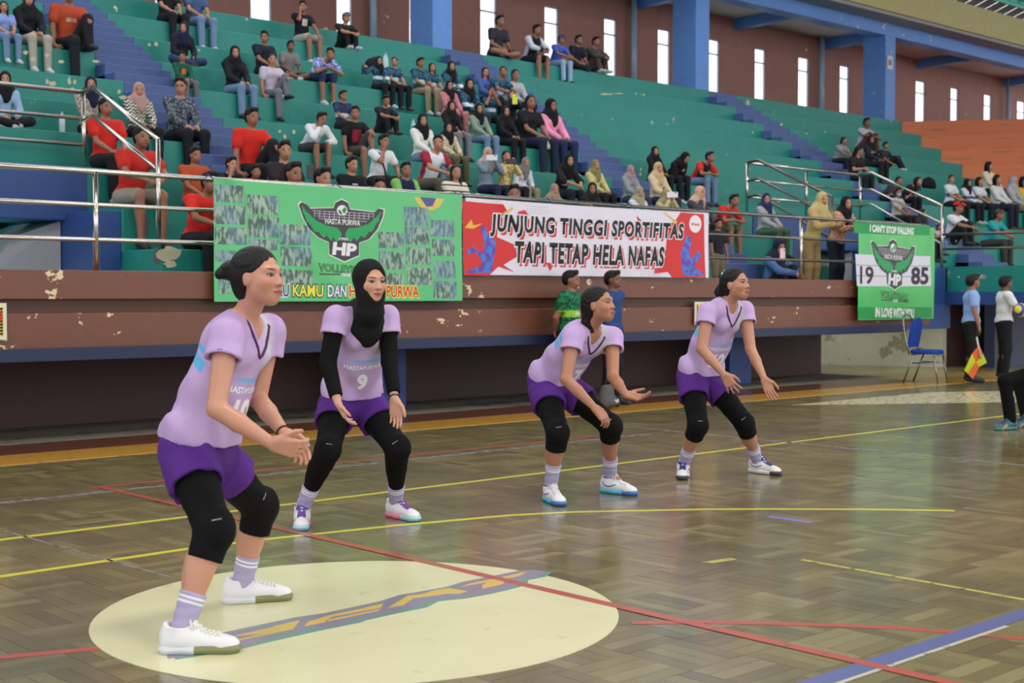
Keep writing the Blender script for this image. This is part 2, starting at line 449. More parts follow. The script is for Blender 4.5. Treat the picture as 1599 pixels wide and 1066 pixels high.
# cream sponsor disc with lettering
cxy = (3.27, 4.48); rad = 1.06
disc = MB().prism([(cxy[0] + rad * math.cos(a), cxy[1] + rad * math.sin(a)) for a in [i * math.pi / 64 for i in range(128)]], 0.0002, 0.0014)
tp = NT('cream_floor_paint'); pp = tp.pos()
c_ = tp.mix(tp.noise(2.5, pp, 5), lin((204, 202, 160)), lin((222, 219, 180)))
c_ = tp.mix(tp.math('MULTIPLY', tp.step(tp.noise(7, pp, 5), 0.62, 0.72), 0.4), c_, lin((176, 170, 130)))
disc_o = disc.build('painted_disc', tp.done(c_, 0.25), floor); disc_o['label'] = 'cream painted disc under the nearest player'
def flat_poly(name, polys, z0, z1, mat, parent):
    m = MB()
    for p in polys:
        n = len(m.v); k = len(p); m.v += [(x, y, z0) for x, y in p] + [(x, y, z1) for x, y in p]
        for tri in tessellate_polygon([[Vector((x, y, 0)) for x, y in p]]): m.f.append(tuple(n + k + i for i in tri))
        m.f += [(n + i, n + (i + 1) % k, n + k + (i + 1) % k, n + k + i) for i in range(k)]
    return m.build(name, mat, parent)
zpx = lambda pts: [tuple(on_z(x, y, 0)[:2]) for x, y in pts]
def c5(pts, ox, oy, s): return [(ox + x / s, oy + y / s) for x, y in pts]
A_ = lambda pts: zpx(c5(pts, 300, 860, 5.33)); B_ = lambda pts: zpx(c5(pts, 560, 840, 4.703))
outline = A_([(-250, 800), (90, 718), (860, 555), (1100, 520), (1599, 415)])[:-1] + B_([(150, 468), (300, 420), (640, 362), (760, 325), (1180, 240), (1290, 236), (1375, 248), (1330, 280), (1200, 305), (1190, 340), (1080, 370), (930, 405), (740, 440), (540, 460), (450, 505), (250, 545), (0, 600)]) + A_([(1350, 590), (1000, 660), (600, 750), (330, 815), (-200, 900)])
flat_poly('lettering_edge', [[(x + 0.012, y - 0.03) for x, y in outline]], 0.0014, 0.0018, paint('teal_green_paint', (104, 150, 138), 0.7), disc_o)
flat_poly('lettering_backing', [outline], 0.0018, 0.0022, paint('grey_violet_paint', (136, 132, 150), 0.7), disc_o)
Om = paint('ochre_paint', (214, 180, 92), 0.72)
lets = [A_([(-220, 830), (140, 740), (260, 715), (215, 770), (-100, 850)]), A_([(290, 722), (660, 640), (700, 625), (900, 580), (840, 655), (300, 770), (250, 772), (275, 758), (620, 690)]),
        A_([(930, 632), (970, 590), (1140, 540), (1400, 485), (1590, 440), (1575, 475), (1160, 552), (1100, 598)]), A_([(1140, 574), (1570, 486), (1555, 500), (1130, 590)]),
        B_([(215, 515), (360, 425), (460, 415), (560, 385), (660, 370), (800, 392), (740, 412), (640, 412), (560, 425), (400, 445), (330, 495)]),
        B_([(750, 360), (820, 335), (1000, 300), (1240, 248), (1180, 280), (1085, 298), (1060, 340), (910, 375), (905, 350), (950, 325)])]
flat_poly('lettering', lets, 0.0022, 0.0027, Om, disc_o)
# sponsor patch far right, painted border, apron
flat_poly('painted_patch', [[(13.2, 9.5), (16.3, 9.5), (19, 8.0), (15.6, 7.9)]], 0.0, PAINT_Z, paint('worn_cream_paint', (214, 206, 170), 0.5), floor)
MB().box((-25, 10.17, -0.02), (30, 10.78, 0.004)).build('border_strip', paint('ochre_border_paint', (196, 146, 60), 0.6), floor)
MB().box((-25, 10.78, -0.02), (18.3, 11.52, 0.006)).build('border_strip', paint('brown_border_paint', (108, 66, 48), 0.6), floor)
MB().box((18.3, 10.78, -0.02), (45, 16, 0.004)).build('tunnel_floor', paint('ochre_floor_paint', (172, 156, 92), 0.6), floor)
MB().box((-25, 11.52, -0.02), (18.75, 13.2, 0.01)).build('concrete_apron', painted('bare_concrete', (120, 114, 104), (86, 80, 66), 0.6, 0.7, 0.12), floor)

# ------------------------------------------------------------------ lower wall, walkway, grandstand
def struct(o, label=None): return tag(o, label, kind='structure')
BROWN = painted('brown_wall_paint', (110, 66, 50), (214, 200, 160), 0.665, 0.45, 0.12, stretch=(1, 1, 1.6), sc=5)
BROWN2 = painted('dark_brown_paint', (74, 42, 28), (214, 200, 160), 0.74, 0.5, 0.1, sc=5)
NAVY = painted('navy_paint', (24, 36, 74), (120, 120, 120), 0.8, 0.5)
TEAL = painted('teal_bench_paint', (22, 128, 118), (214, 206, 180), 0.685, 0.5, 0.2, under=(140, 140, 132), sc=4.2)
BLUE = painted('blue_step_paint', (66, 88, 138), (206, 200, 186), 0.74, 0.55, 0.15, sc=5)
BLUE2 = painted('strong_blue_paint', (36, 70, 130), (170, 165, 150), 0.77, 0.5)
ORNG = painted('orange_bench_paint', (196, 108, 66), (150, 110, 80), 0.62, 0.6, 0.1, under=(150, 96, 64), stretch=(0.35, 0.35, 6), sc=3)
REC = painted('maroon_recess_paint', (66, 38, 34), (150, 130, 110), 0.8, 0.6)
CREAM = painted('cream_wall_paint', (206, 202, 176), (168, 158, 120), 0.56, 0.6, 0.06, sc=2)
PX1 = 19.4
wl = struct(empty('wall_front', (0, 11.3, 0)), 'low chipped brown wall under the spectator railing')
def wchild(name, a, b, mat, par=wl):
    y = par.location[1]
    return MB().box((a[0] - par.location[0], a[1] - y, a[2] - par.location[2]), (b[0] - par.location[0], b[1] - y, b[2] - par.location[2])).build(name, mat, par, bevel=0.008)
wchild('wall_cap', (-14, 11.3, 1.26), (PX1, 11.5, 1.515), BROWN)
wchild('wall_groove', (-14, 11.36, 1.13), (PX1 - .02, 11.5, 1.27), BROWN2)
wchild('wall_band', (-14, 11.31, 0.82), (PX1, 11.5, 1.14), BROWN)
wchild('soffit_beam', (-14, 11.24, 0.725), (18.6, 11.6, 0.84), NAVY)
wchild('walkway_slab', (-14, 11.5, 1.1), (PX1, 13.9, 1.24), painted('walkway_concrete', (60, 110, 112), (150, 146, 130), 0.6))
for cx in (9.0, 15.35, 2.2):
    struct(MB().box((cx, 12.1, 0.011), (cx + 0.5, 12.62, 1.1)).build('pillar', painted('pillar_navy_paint', (38, 64, 118), (120, 120, 120), 0.8), bevel=0.01))
struct(MB().box((-14, 12.9, 0.011), (18.75, 13.1, 1.1)).build('wall_recess', REC))
struct(MB().hexa([(20.3, 16.2, 0.005), (20.6, 16.2, 0.005), (22.35, 12.62, 0.005), (22.05, 12.6, 0.005)], [(20.3, 16.2, 1.25), (20.6, 16.2, 1.25), (22.35, 12.62, 1.25), (22.05, 12.6, 1.25)]).build('wall_tunnel', CREAM))
struct(MB().box((22.2, 12.6, 0.005), (30, 12.8, 1.2)).build('wall_recess', REC))
struct(MB().box((18.75, 16.2, 0.005), (21, 16.4, 1.25)).build('wall_tunnel', CREAM))
struct(MB().box((PX1 - .02, 12.1, 0.72), (21.42, 12.3, 1.75)).build('wall_tunnel', BLUE2))
struct(MB().box((21.3, 10.4, 1.35), (27, 12.3, 1.78)).build('wall_platform', TEAL))
struct(MB().box((21.24, 10.44, 1.13), (27, 12.3, 1.35)).build('trim_1', BLUE2))
struct(MB().box((22.6, 11.9, 0.005), (27, 12.1, 1.13)).build('wall_platform', NAVY))
ROW0, RH, RD, RZ = 12.1, 0.453, 0.8, 1.75
YR = lambda n: ROW0 + RD * n
ZR = lambda n: RZ + RH * n
XE = lambda y: 31.6 - 0.5 * (19.3 - y)
stand = struct(empty('grandstand', (0, ROW0, 0)), 'concrete terrace benches painted teal with blue stair aisles')
AIS = [(lambda y: 8.1, 0.95), (lambda y: 15.15 + 0.13 * (y - 12.1), 0.92), (lambda y: 23.0 + 0.10 * (y - 12.1), 0.95), (lambda y: -0.2, 0.95)]
def sbox(name, x0, x1, y0, y1, z0, z1, mat): return MB().box((x0, y0 - ROW0, z0), (x1, y1 - ROW0, z1)).build(name, mat, stand, bevel=0.012)
for n in range(10):
    y, z = YR(n), ZR(n); y1 = 21.7 if n == 9 else YR(n + 1) + 0.1; z0 = z - RH - 0.12 if n else 1.24
    gaps = [(2.2, 6.45), (17.95, 21.25)] if n < 2 else []
    cuts_ = sorted([(f(y), f(y) + wd, 'b') for f, wd in AIS] + [(a, b, 'g') for a, b in gaps])
    x = -14.0
    for a, b, ty in cuts_ + [(XE(y), None, 'e')]:
        if a > x: sbox('bench_row', x, min(a, XE(y)), y, y1, z0, z, TEAL)
        if ty == 'b' and not any(g0 < a < g1 for g0, g1 in gaps): sbox('stair_landing', a, b, y, y1, z0, z, BLUE)
        if b: x = max(x, b)
    if n < 9:
        for f, wd in AIS:
            a = f(y)
            if any(g0 < a + 0.4 < g1 for g0, g1 in gaps): continue
            for q, fr in ((0.27, 2 / 3), (0.54, 1 / 3)):
                sbox('stair_step', a, a + wd, YR(n + 1) - q, YR(n + 1) + 0.02, z - 0.01, z + RH * fr, BLUE)
    # orange wedge turned toward the court
    P0 = Vector((XE(y), y)); d = Vector((0.6, -0.8)); nn = Vector((0.8, 0.6)); L = 14
    q = [P0, P0 + d * L, P0 + d * L + nn * (RD + 0.1 if n < 9 else 9), P0 + nn * (RD + 0.1 if n < 9 else 9)]
    MB().hexa([(p.x, p.y - ROW0, z0) for p in q], [(p.x, p.y - ROW0, z) for p in q]).build('bench_row', ORNG, stand, bevel=0.012)
sbox('bench_row', 31.62, 46, 19.36, 21.7, 5.3, ZR(9) - 0.01, ORNG)
sbox('front_wall', 21.26, 23, 12.1, 12.3, 1.3, 1.75, TEAL)
# entrance tunnels inside the stand
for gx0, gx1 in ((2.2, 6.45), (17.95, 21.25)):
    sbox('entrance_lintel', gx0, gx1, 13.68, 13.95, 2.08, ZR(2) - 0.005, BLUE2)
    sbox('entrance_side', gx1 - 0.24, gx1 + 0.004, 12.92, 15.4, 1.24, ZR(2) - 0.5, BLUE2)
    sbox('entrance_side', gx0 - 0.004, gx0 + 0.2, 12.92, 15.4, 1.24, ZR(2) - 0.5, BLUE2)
    sbox('entrance_back', gx0, gx1, 15.2, 15.4, 1.24, 2.2, plain('tunnel_shade_dark', (40, 38, 38), 0.8))  # darkness of the opening put into the back wall's colour
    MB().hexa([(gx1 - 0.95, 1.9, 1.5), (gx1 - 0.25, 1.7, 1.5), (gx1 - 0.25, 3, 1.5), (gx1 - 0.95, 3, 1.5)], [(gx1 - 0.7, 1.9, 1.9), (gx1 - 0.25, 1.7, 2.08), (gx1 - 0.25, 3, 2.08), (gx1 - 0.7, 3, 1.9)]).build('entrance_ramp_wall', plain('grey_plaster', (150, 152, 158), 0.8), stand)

# peeled paint patches
PLST = plain('bare_plaster', (196, 186, 160), 0.8, var=0.15); PGR = plain('grey_plaster_patch', (92, 100, 100), 0.8, var=0.2)
def patch(px, py, wpx, hpx, Y, mat=PLST, seed=0):
    rn = random.Random(seed + px); P = []; Y -= rn.random() * 0.004
    for i in range(14):
        a = 2 * math.pi * i / 14; k = 0.6 + 0.5 * rn.random(); q = on_y(px + wpx / 2 * math.cos(a) * k, py + hpx / 2 * math.sin(a) * k, Y - 0.003); P.append((q[0], q[2]))
    m = MB(); n = len(P); m.v = [(x, Y - 0.003 - ROW0, z) for x, z in P] + [(x, Y + 0.002 - ROW0, z) for x, z in P]
    m.f = [tuple(reversed(t)) for t in tessellate_polygon([[Vector((x, z, 0)) for x, z in P]])] + [(i, (i + 1) % n, n + (i + 1) % n, n + i) for i in range(n)]
    m.build('peeled_patch', mat, stand)
for a in ((264, 396, 40, 26, YR(0)), (266, 412, 22, 16, YR(0)), (1168, 164, 8, 18, YR(9)), (40, 82, 9, 7, YR(5)), (52, 92, 10, 8, YR(5)), (74, 86, 8, 7, YR(5)), (82, 130, 14, 8, YR(4)), (74, 127, 6, 9, YR(4)), (108, 127, 6, 14, YR(4)), (117, 128, 6, 9, YR(4)), (186, 143, 6, 8, YR(4)), (192, 152, 12, 8, YR(4)),
          (113, 141, 8, 12, YR(4)), (150, 96, 12, 5, YR(5)), (95, 96, 12, 6, YR(5)), (244, 69, 6, 9, YR(6)), (233, 70, 5, 5, YR(6)), (445, 213, 5, 7, YR(3)), (437, 205, 5, 5, YR(3)), (459, 206, 5, 8, YR(3)), (948, 147, 26, 3, YR(8)), (966, 146, 18, 2, YR(8))): patch(*a)
patch(224, 352, 26, 38, YR(1), PGR); patch(246, 400, 14, 30, YR(0), PGR, 3)

# ------------------------------------------------------------------ back wall with slit windows, pillars, beams, ceiling
WALLB = painted('red_brown_wall_paint', (148, 98, 86), (214, 200, 180), 0.715, 0.6, 0.1, sc=2.4)
PB = painted('pillar_blue_paint', (92, 138, 208), (220, 214, 190), 0.72, 0.5, 0.08, sc=6)
WY = 21.6
wins = [(7.65, 8.08), (9.55, 9.98), (11.45, 11.9), (13.36, 13.83), (15.27, 15.66), (17.05, 17.48), (18.95, 19.43), (20.83, 21.28), (22.73, 23.16), (24.59, 25.05), (26.48, 26.93), (28.36, 28.82), (30.25, 30.74), (32.19, 32.65), (36.12, 36.66), (38.13, 38.59), (40.17, 40.65), (42.34, 42.9)]
wb = struct(empty('wall_back', (0, WY, 0)), 'red-brown upper wall pierced by tall slit windows')
x = -14.0
for a, b in wins + [(46, 46)]:
    wchild('wall_pier', (x, WY, 5.2), (a, WY + 0.09, 8.75), WALLB, wb)
    if a < 46:
        wchild('wall_head', (a, WY, 7.66), (b, WY + 0.09, 8.75), WALLB, wb); wchild('wall_sill', (a, WY, 5.2), (b, WY + 0.09, 5.72), WALLB, wb)
    x = b
FR = plain('pale_window_frame', (150, 150, 160), 0.5)
gt = NT('clear_glass'); tr = gt.nd('ShaderNodeBsdfTransparent'); gl = gt.nd('ShaderNodeBsdfGlossy'); gl.inputs['Roughness'].default_value = 0.05
mx = gt.nd('ShaderNodeMixShader'); mx.inputs[0].default_value = 0.08; gt.t.links.new(tr.outputs[0], mx.inputs[1]); gt.t.links.new(gl.outputs[0], mx.inputs[2])
gt.t.links.new(mx.outputs[0], gt.t.nodes['Material Output'].inputs['Surface']); GLASS = gt.m
for i, (a, b) in enumerate(wins):
    wo = struct(empty('window_%d' % (i + 1), ((a + b) / 2, WY + 0.02, 5.72)))
    hw = (b - a) / 2; f = 0.03
    m = MB()
    for s in (-1, 1): m.box((s * hw - f * (s > 0), 0, 0), (s * hw + f * (s < 0), 0.05, 1.94))
    m.box((-hw, 0, 0), (hw, 0.05, f)).box((-hw, 0, 1.94 - f), (hw, 0.05, 1.94)).box((-hw, 0, 1.56), (hw, 0.05, 1.56 + f)).build('window_frame', FR, wo)
    MB().box((-hw + f, 0.02, f), (hw - f, 0.026, 1.56)).build('pane', GLASS, wo); MB().box((-hw + f, 0.02, 1.59), (hw - f, 0.026, 1.91)).build('pane', GLASS, wo)
for cx in (0.75, 8.3, 15.88, 23.38, 31.0):
    struct(MB().box((cx, 19.42, 5.7), (cx + 0.47, 20.1, 8.31)).build('pillar', PB, bevel=0.015))
struct(MB().box((-14, 19.40, 8.0), (46, 19.8, 8.32)).build('beam', PB, bevel=0.01), 'long blue ring beam on top of the pillars')
struct(MB().box((-14, 19.6, 8.28), (46, 22, 8.6)).build('ceiling', plain('white_slab_paint', (206, 200, 194), 0.7, var=0.1, sc=1.5)))
for bx in (12.2, 16.1, 19.9, 23.75, 27.5, 31.45, 36.2, 41.4):
    struct(MB().hexa([(bx, 19.8, 8.04), (bx + 0.22, 19.8, 8.04), (bx + 0.22, 21.62, 8.0), (bx, 21.62, 8.0)], [(bx, 19.8, 8.3), (bx + 0.22, 19.8, 8.3), (bx + 0.22, 21.62, 8.3), (bx, 21.62, 8.3)]).build('beam', PB))
struct(MB().box((-14, 18.82, 8.32), (46, 19.6, 8.42)).build('soffit', plain('grey_soffit_paint', (150, 150, 152), 0.7)))
struct(MB().box((-14, 18.75, 8.4), (46, 19.6, 9.12)).build('wall_fascia', painted('olive_cream_paint', (176, 168, 112), (110, 100, 80), 0.72, 0.6, 0.08, sc=1.2)), 'olive cream fascia band under the roof edge')
for px, in ((583,), (990,), (1284,), (1576,)):
    p = on_y(px, 50, 21.45)
    struct(MB().tube([(p[0], 21.45, 5.6), (p[0], 21.45, 8.3)], 0.07).build('drain_pipe', plain('pale_blue_pipe', (150, 165, 190), 0.3), smooth=True))
rfm = NT('weathered_roof_sheet'); rp = rfm.pos()
rm = rfm.done(rfm.mix(rfm.noise(2, rfm.vmul(rp, (8, 0.6, 1)), 5), lin((50, 44, 46)), lin((140, 128, 132))), 0.6)
struct(MB().box((-25, -20, 12.0), (60, 12.6, 12.15)).build('ceiling', plain('grey_roof_sheet', (120, 118, 120), 0.7)), 'unseen flat roof sheeting over the court, added to block sky light')  # out of view, added to keep the sky light off the court
roof = struct(empty('roof', (40, 19, 9.3)), 'dark corrugated roof sheets on pale turquoise trusses')
m = MB(); nx = 110
for side in range(2):
    pass
for i in range(nx):
    x0 = -16 + i * 0.28; zz = 0.03 if i % 2 else 0
    m.hexa([(x0, 0.9, zz), (x0 + 0.28, 0.9, zz), (x0 + 0.28, -6.5, 2.6 + zz), (x0, -6.5, 2.6 + zz)], [(x0, 0.9, zz + .02), (x0 + 0.28, 0.9, zz + .02), (x0 + 0.28, -6.5, 2.62 + zz), (x0, -6.5, 2.62 + zz)])
tag(m.build('roof_sheets', rm, roof), kind='stuff')
TQ = plain('turquoise_steel', (110, 214, 204), 0.4)
m2 = [((-16, -0.6, 0.12), (14, -0.6, 0.12)), ((-16, -2.0, 0.2), (14, -2.0, 0.2)), ((-16, -0.6, 0.02), (14, -0.6, 0.02))]
for a, b in m2: MB().tube([a, b], 0.045).build('truss_chord', TQ, roof, smooth=True)
for i in range(-7, 7):
    x0 = i * 2.0
    MB().tube([(x0, -0.6, 0.12), (x0 + 1, -2.0, 0.2)], 0.025, 8).build('truss_brace', TQ, roof, smooth=True)
    MB().tube([(x0 + 2, -0.6, 0.12), (x0 + 1, -2.0, 0.2)], 0.025, 8).build('truss_brace', TQ, roof, smooth=True)
    MB().tube([(x0, -0.6, 0.02), (x0, -0.6, 0.32)], 0.025, 8).build('truss_post', TQ, roof, smooth=True)

# ------------------------------------------------------------------ steel railings
STEEL = plain('polished_steel', (196, 190, 182), 0.22, 1.0, 0.03)
DULL = plain('dull_steel', (120, 112, 104), 0.35, 0.9, 0.05)
def rail(name, label, runs, posts, r=0.024, mat=STEEL, at0=(0, 0, 0)):
    e = empty(name, at0, 0, label, 'railing')
    L = lambda p: tuple(p[i] - at0[i] for i in range(3))
    for i, run in enumerate(runs): MB().tube([L(p) for p in run], r if i == 0 else r * 0.85).build('handrail' if i == 0 else 'crossbar', mat, e, smooth=True)
    for a, b in posts:
        MB().tube([L(a), L(b)], r * 1.05).build('post', mat, e, smooth=True)
    return e
RY_ = 11.36
rail('front_railing', 'long three-bar steel railing on top of the brown wall', [[(-12, RY_, z), (19.3, RY_, z)] for z in (2.39, 2.095, 1.787)],
     [((x, RY_, 1.5), (x, RY_, 2.39)) for x in (-3.1, -1, 1.1, 3.3, 5.43, 7.5, 9.64, 11.75, 13.87, 16.0, 18.1)], at0=(4, RY_, 1.515))
def stair_rail(x, xl, name, lab, side):
    z2, z0 = ZR(2), ZR(0)
    rail(name + '_rail', lab, [[(xl, 13.78, z2 + h_), (x, 13.78, z2 + h_)] for h_ in (0.8, 0.52, 0.24)], [((q, 13.78, z2), (q, 13.78, z2 + 0.8)) for q in ((x, (x + xl) / 2, xl) if x > 10 else (x, x - 2.1, x - 4.1))], at0=(x, 13.78, z2))
    for xs in ([x] if side == 1 else [x, xl]):
        rail('stair_handrail', 'sloping steel handrail beside the %s' % (lab.split(' above ')[-1] + (', nearer side' if xs != x else ', far side')),
             [[(xs, 13.78, z2 + h_), (xs, 13.55, z2 + h_ + 0.03), (xs, 12.15, z0 + h_ + 0.27)] for h_ in (0.8, 0.5)] + ([[(xs, 13.78, z2 + .24), (xs, 13.55, z2 + .27), (xs, 12.15, z0 + 0.42)]] if x > 10 else []),
             [((xs, 12.15, z0), (xs, 12.15, z0 + 1.07))], mat=STEEL if xs == x else DULL, at0=(xs, 12.15, z0))
stair_rail(6.46, 2.2, 'entrance', 'steel railing over the dark opening above the left tunnel entrance', 1)
stair_rail(21.2, 17.9, 'entrance', 'steel railing behind the standing women above the right tunnel entrance', 2)
rail('platform_railing', 'dull two-bar rail in front of the teal-shirted man at the right edge', [[(21.2, 12.15, z), (21.4, 10.0, z)] for z in (2.33, 2.08)], [((21.4, 10.5, 1.78), (21.4, 10.5, 2.33))], mat=DULL, at0=(21.3, 11, 1.78))
# ------------------------------------------------------------------ figures
def frame(up, right):
    up = nrm(up); f = nrm(np.cross(up, right)); r = np.cross(f, up); return np.array([r, f, up])
def head_frame(fwd, roll_up=(0, 0, 1)):
    f = nrm(np.asarray(fwd, float)); r = nrm(np.cross(f, np.asarray(roll_up, float))); return np.array([r, f, np.cross(r, f)])
class Hd:
    def __init__(s, c, R, k=1.0): s.c = np.asarray(c, float); s.R = R; s.k = k
    def p(s, x, y, z): return s.c + s.k * (np.array([x, y, z]) @ s.R)
    def e(s, c, r, k=0.02, op='u'): return ell(s.p(*c), np.array(r) * s.k, s.R, k * s.k, op)
    def t(s, a, b, ra, rb, k=0.02, op='u'): return cone(s.p(*a), s.p(*b), ra * s.k, rb * s.k, k * s.k, op)
def ik(a, c, l1, l2, pole):
    d = c - a; L = np.linalg.norm(d); L2 = min(L, (l1 + l2) * 0.995); d = nrm(d); c = a + d * L2
    x = (l1 * l1 - l2 * l2 + L2 * L2) / (2 * L2); h = math.sqrt(max(l1 * l1 - x * x, 0))
    p = np.asarray(pole, float) - d * (np.asarray(pole, float) @ d); return a + d * x + nrm(p) * h, c
def head_prims(H, fem=True, detail=True):
    P = [H.e((0, -0.014, 0.032), (0.073, 0.092, 0.082)), H.e((0, 0.020, -0.026), (0.060, 0.066, 0.074), 0.03),
         H.t((0, 0.052, -0.082), (0, 0.056, -0.084), 0.018, 0.018, 0.035)]
    if detail:
        P += [H.t((-0.037, 0.018, -0.052), (0, 0.048, -0.082), 0.020, 0.018, 0.03), H.t((0.037, 0.018, -0.052), (0, 0.048, -0.082), 0.020, 0.018, 0.03)]
        for s in (-1, 1):
            P += [H.e((s * 0.036, 0.052, -0.024), (0.026, 0.024, 0.024), k=0.025), H.t((s * 0.012, 0.083, 0.022), (s * 0.045, 0.066, 0.022), 0.009, 0.008, 0.016),
                  H.e((s * 0.031, 0.104, 0.002), (0.016, 0.018, 0.011), k=0.014, op='s'), H.e((s * 0.031, 0.0715, 0.0), (0.0145, 0.0125, 0.0105), k=0.004),
                  H.e((s * 0.071, -0.008, -0.008), (0.008, 0.017, 0.028), k=0.008), H.e((s * 0.0125, 0.089, -0.036), (0.0075, 0.009, 0.0065), k=0.008)]
        P += [H.t((0, 0.080, 0.004), (0, 0.094, -0.031), 0.006, 0.0085, 0.014), H.e((0, 0.0950, -0.033), (0.0105, 0.0085, 0.008), k=0.008),
              H.e((0, 0.086, -0.0600), (0.023, 0.012, 0.0065), k=0.006), H.e((0, 0.084, -0.0700), (0.019, 0.012, 0.0070), k=0.006)]
    else:
        P += [H.t((0, 0.082, 0.004), (0, 0.100, -0.032), 0.007, 0.012, 0.012), H.e((0, 0.084, -0.064), (0.022, 0.014, 0.012), k=0.01)]
        for s in (-1, 1): P += [H.e((s * 0.031, 0.102, 0.002), (0.017, 0.018, 0.012), k=0.014, op='s'), H.e((s * 0.072, -0.008, -0.008), (0.010, 0.016, 0.028), k=0.01)]
    return P
def hair_prims(H, kind):
    cap = [H.e((0, -0.020, 0.040), (0.080, 0.096, 0.083), 0.0), H.e((0, -0.045, -0.01), (0.070, 0.070, 0.075), 0.03)]
    face = [H.e((0, 0.088, -0.022), (0.066, 0.075, 0.088), 0.012, 's'), H.t((-0.1, 0.03, -0.055), (0.1, 0.03, -0.055), 0.052, 0.052, 0.01, 's'), H.e((-.09, 0.004, -0.012), (0.03, 0.03, 0.034), 0.01, 's'), H.e((.09, 0.004, -0.012), (0.03, 0.03, 0.034), 0.01, 's')]
    if kind == 'short': return cap + [H.t((-0.03, 0.05, 0.10), (0.04, 0.06, 0.095), 0.025, 0.022, 0.03)] + face + [H.e((0, -0.05, -0.11), (0.12, 0.12, 0.04), 0.01, 's')]
    if kind == 'long':
        P = cap + [H.t((0, -0.06, -0.02), (0, -0.085, -0.22), 0.062, 0.04, 0.04)] + face
        for s in (-1, 1): P.append(H.t((s * 0.066, -0.015, 0.0), (s * 0.072, 0.01, -0.20), 0.024, 0.022, 0.03))
        return P
    if kind == 'bun': return cap + face + [H.e((0, -0.128, 0.040), (0.042, 0.036, 0.040), 0.012), H.t((-0.016, -0.150, 0.06), (0.02, -0.162, 0.03), 0.02, 0.022, 0.012), H.t((0, -0.10, 0.035), (0, -0.12, 0.04), 0.026, 0.026, 0.01), H.t((0, -0.06, -0.05), (0, -0.05, -0.075), 0.04, 0.03, 0.03)]
    if kind == 'pony': return cap + face + [H.t((0, -0.10, 0.02), (0, -0.135, -0.03), 0.026, 0.034, 0.02), H.t((0, -0.135, -0.03), (0.0, -0.128, -0.13), 0.034, 0.016, 0.03)]
    if kind == 'tail': return cap + face + [H.t((0, -0.075, -0.02), (0, -0.10, -0.09), 0.045, 0.038, 0.03), H.t((0, -0.10, -0.09), (0.0, -0.085, -0.15), 0.036, 0.014, 0.03)]
def hijab_prims(H, T, sh_r, sh_l, s=1.0, bib=0.16):
    tc = lambda x, y, z: T[0] + s * (np.array([x, y, z]) @ T[1])
    P = [H.e((0, -0.014, 0.026), (0.086, 0.104, 0.104), 0.0), H.e((0, 0.004, -0.05), (0.078, 0.078, 0.085), 0.03), H.t((0, -0.0, -0.09), (0, -0.015, -0.15), 0.070, 0.082, 0.03),
         cone(tc(0, -0.01, 0.52), tc(0.12, -0.02, 0.475), 0.075 * s, 0.062 * s, 0.05), cone(tc(0, -0.01, 0.52), tc(-0.12, -0.02, 0.475), 0.075 * s, 0.062 * s, 0.05),
         cone(tc(0, 0.05, 0.50), tc(0.0, 0.100, 0.50 - bib), 0.085 * s, 0.045 * s, 0.05), cone(tc(0.05, 0.05, 0.48), tc(0.03, 0.096, 0.54 - bib), 0.055 * s, 0.045 * s, 0.04), cone(tc(-0.05, 0.05, 0.48), tc(-0.03, 0.096, 0.54 - bib), 0.055 * s, 0.045 * s, 0.04),
         cone(tc(0, -0.06, 0.50), tc(0, -0.10, 0.36), 0.08 * s, 0.05 * s, 0.05),
         H.e((0, 0.102, -0.012), (0.063, 0.098, 0.086), 0.006, 's')]
    return P
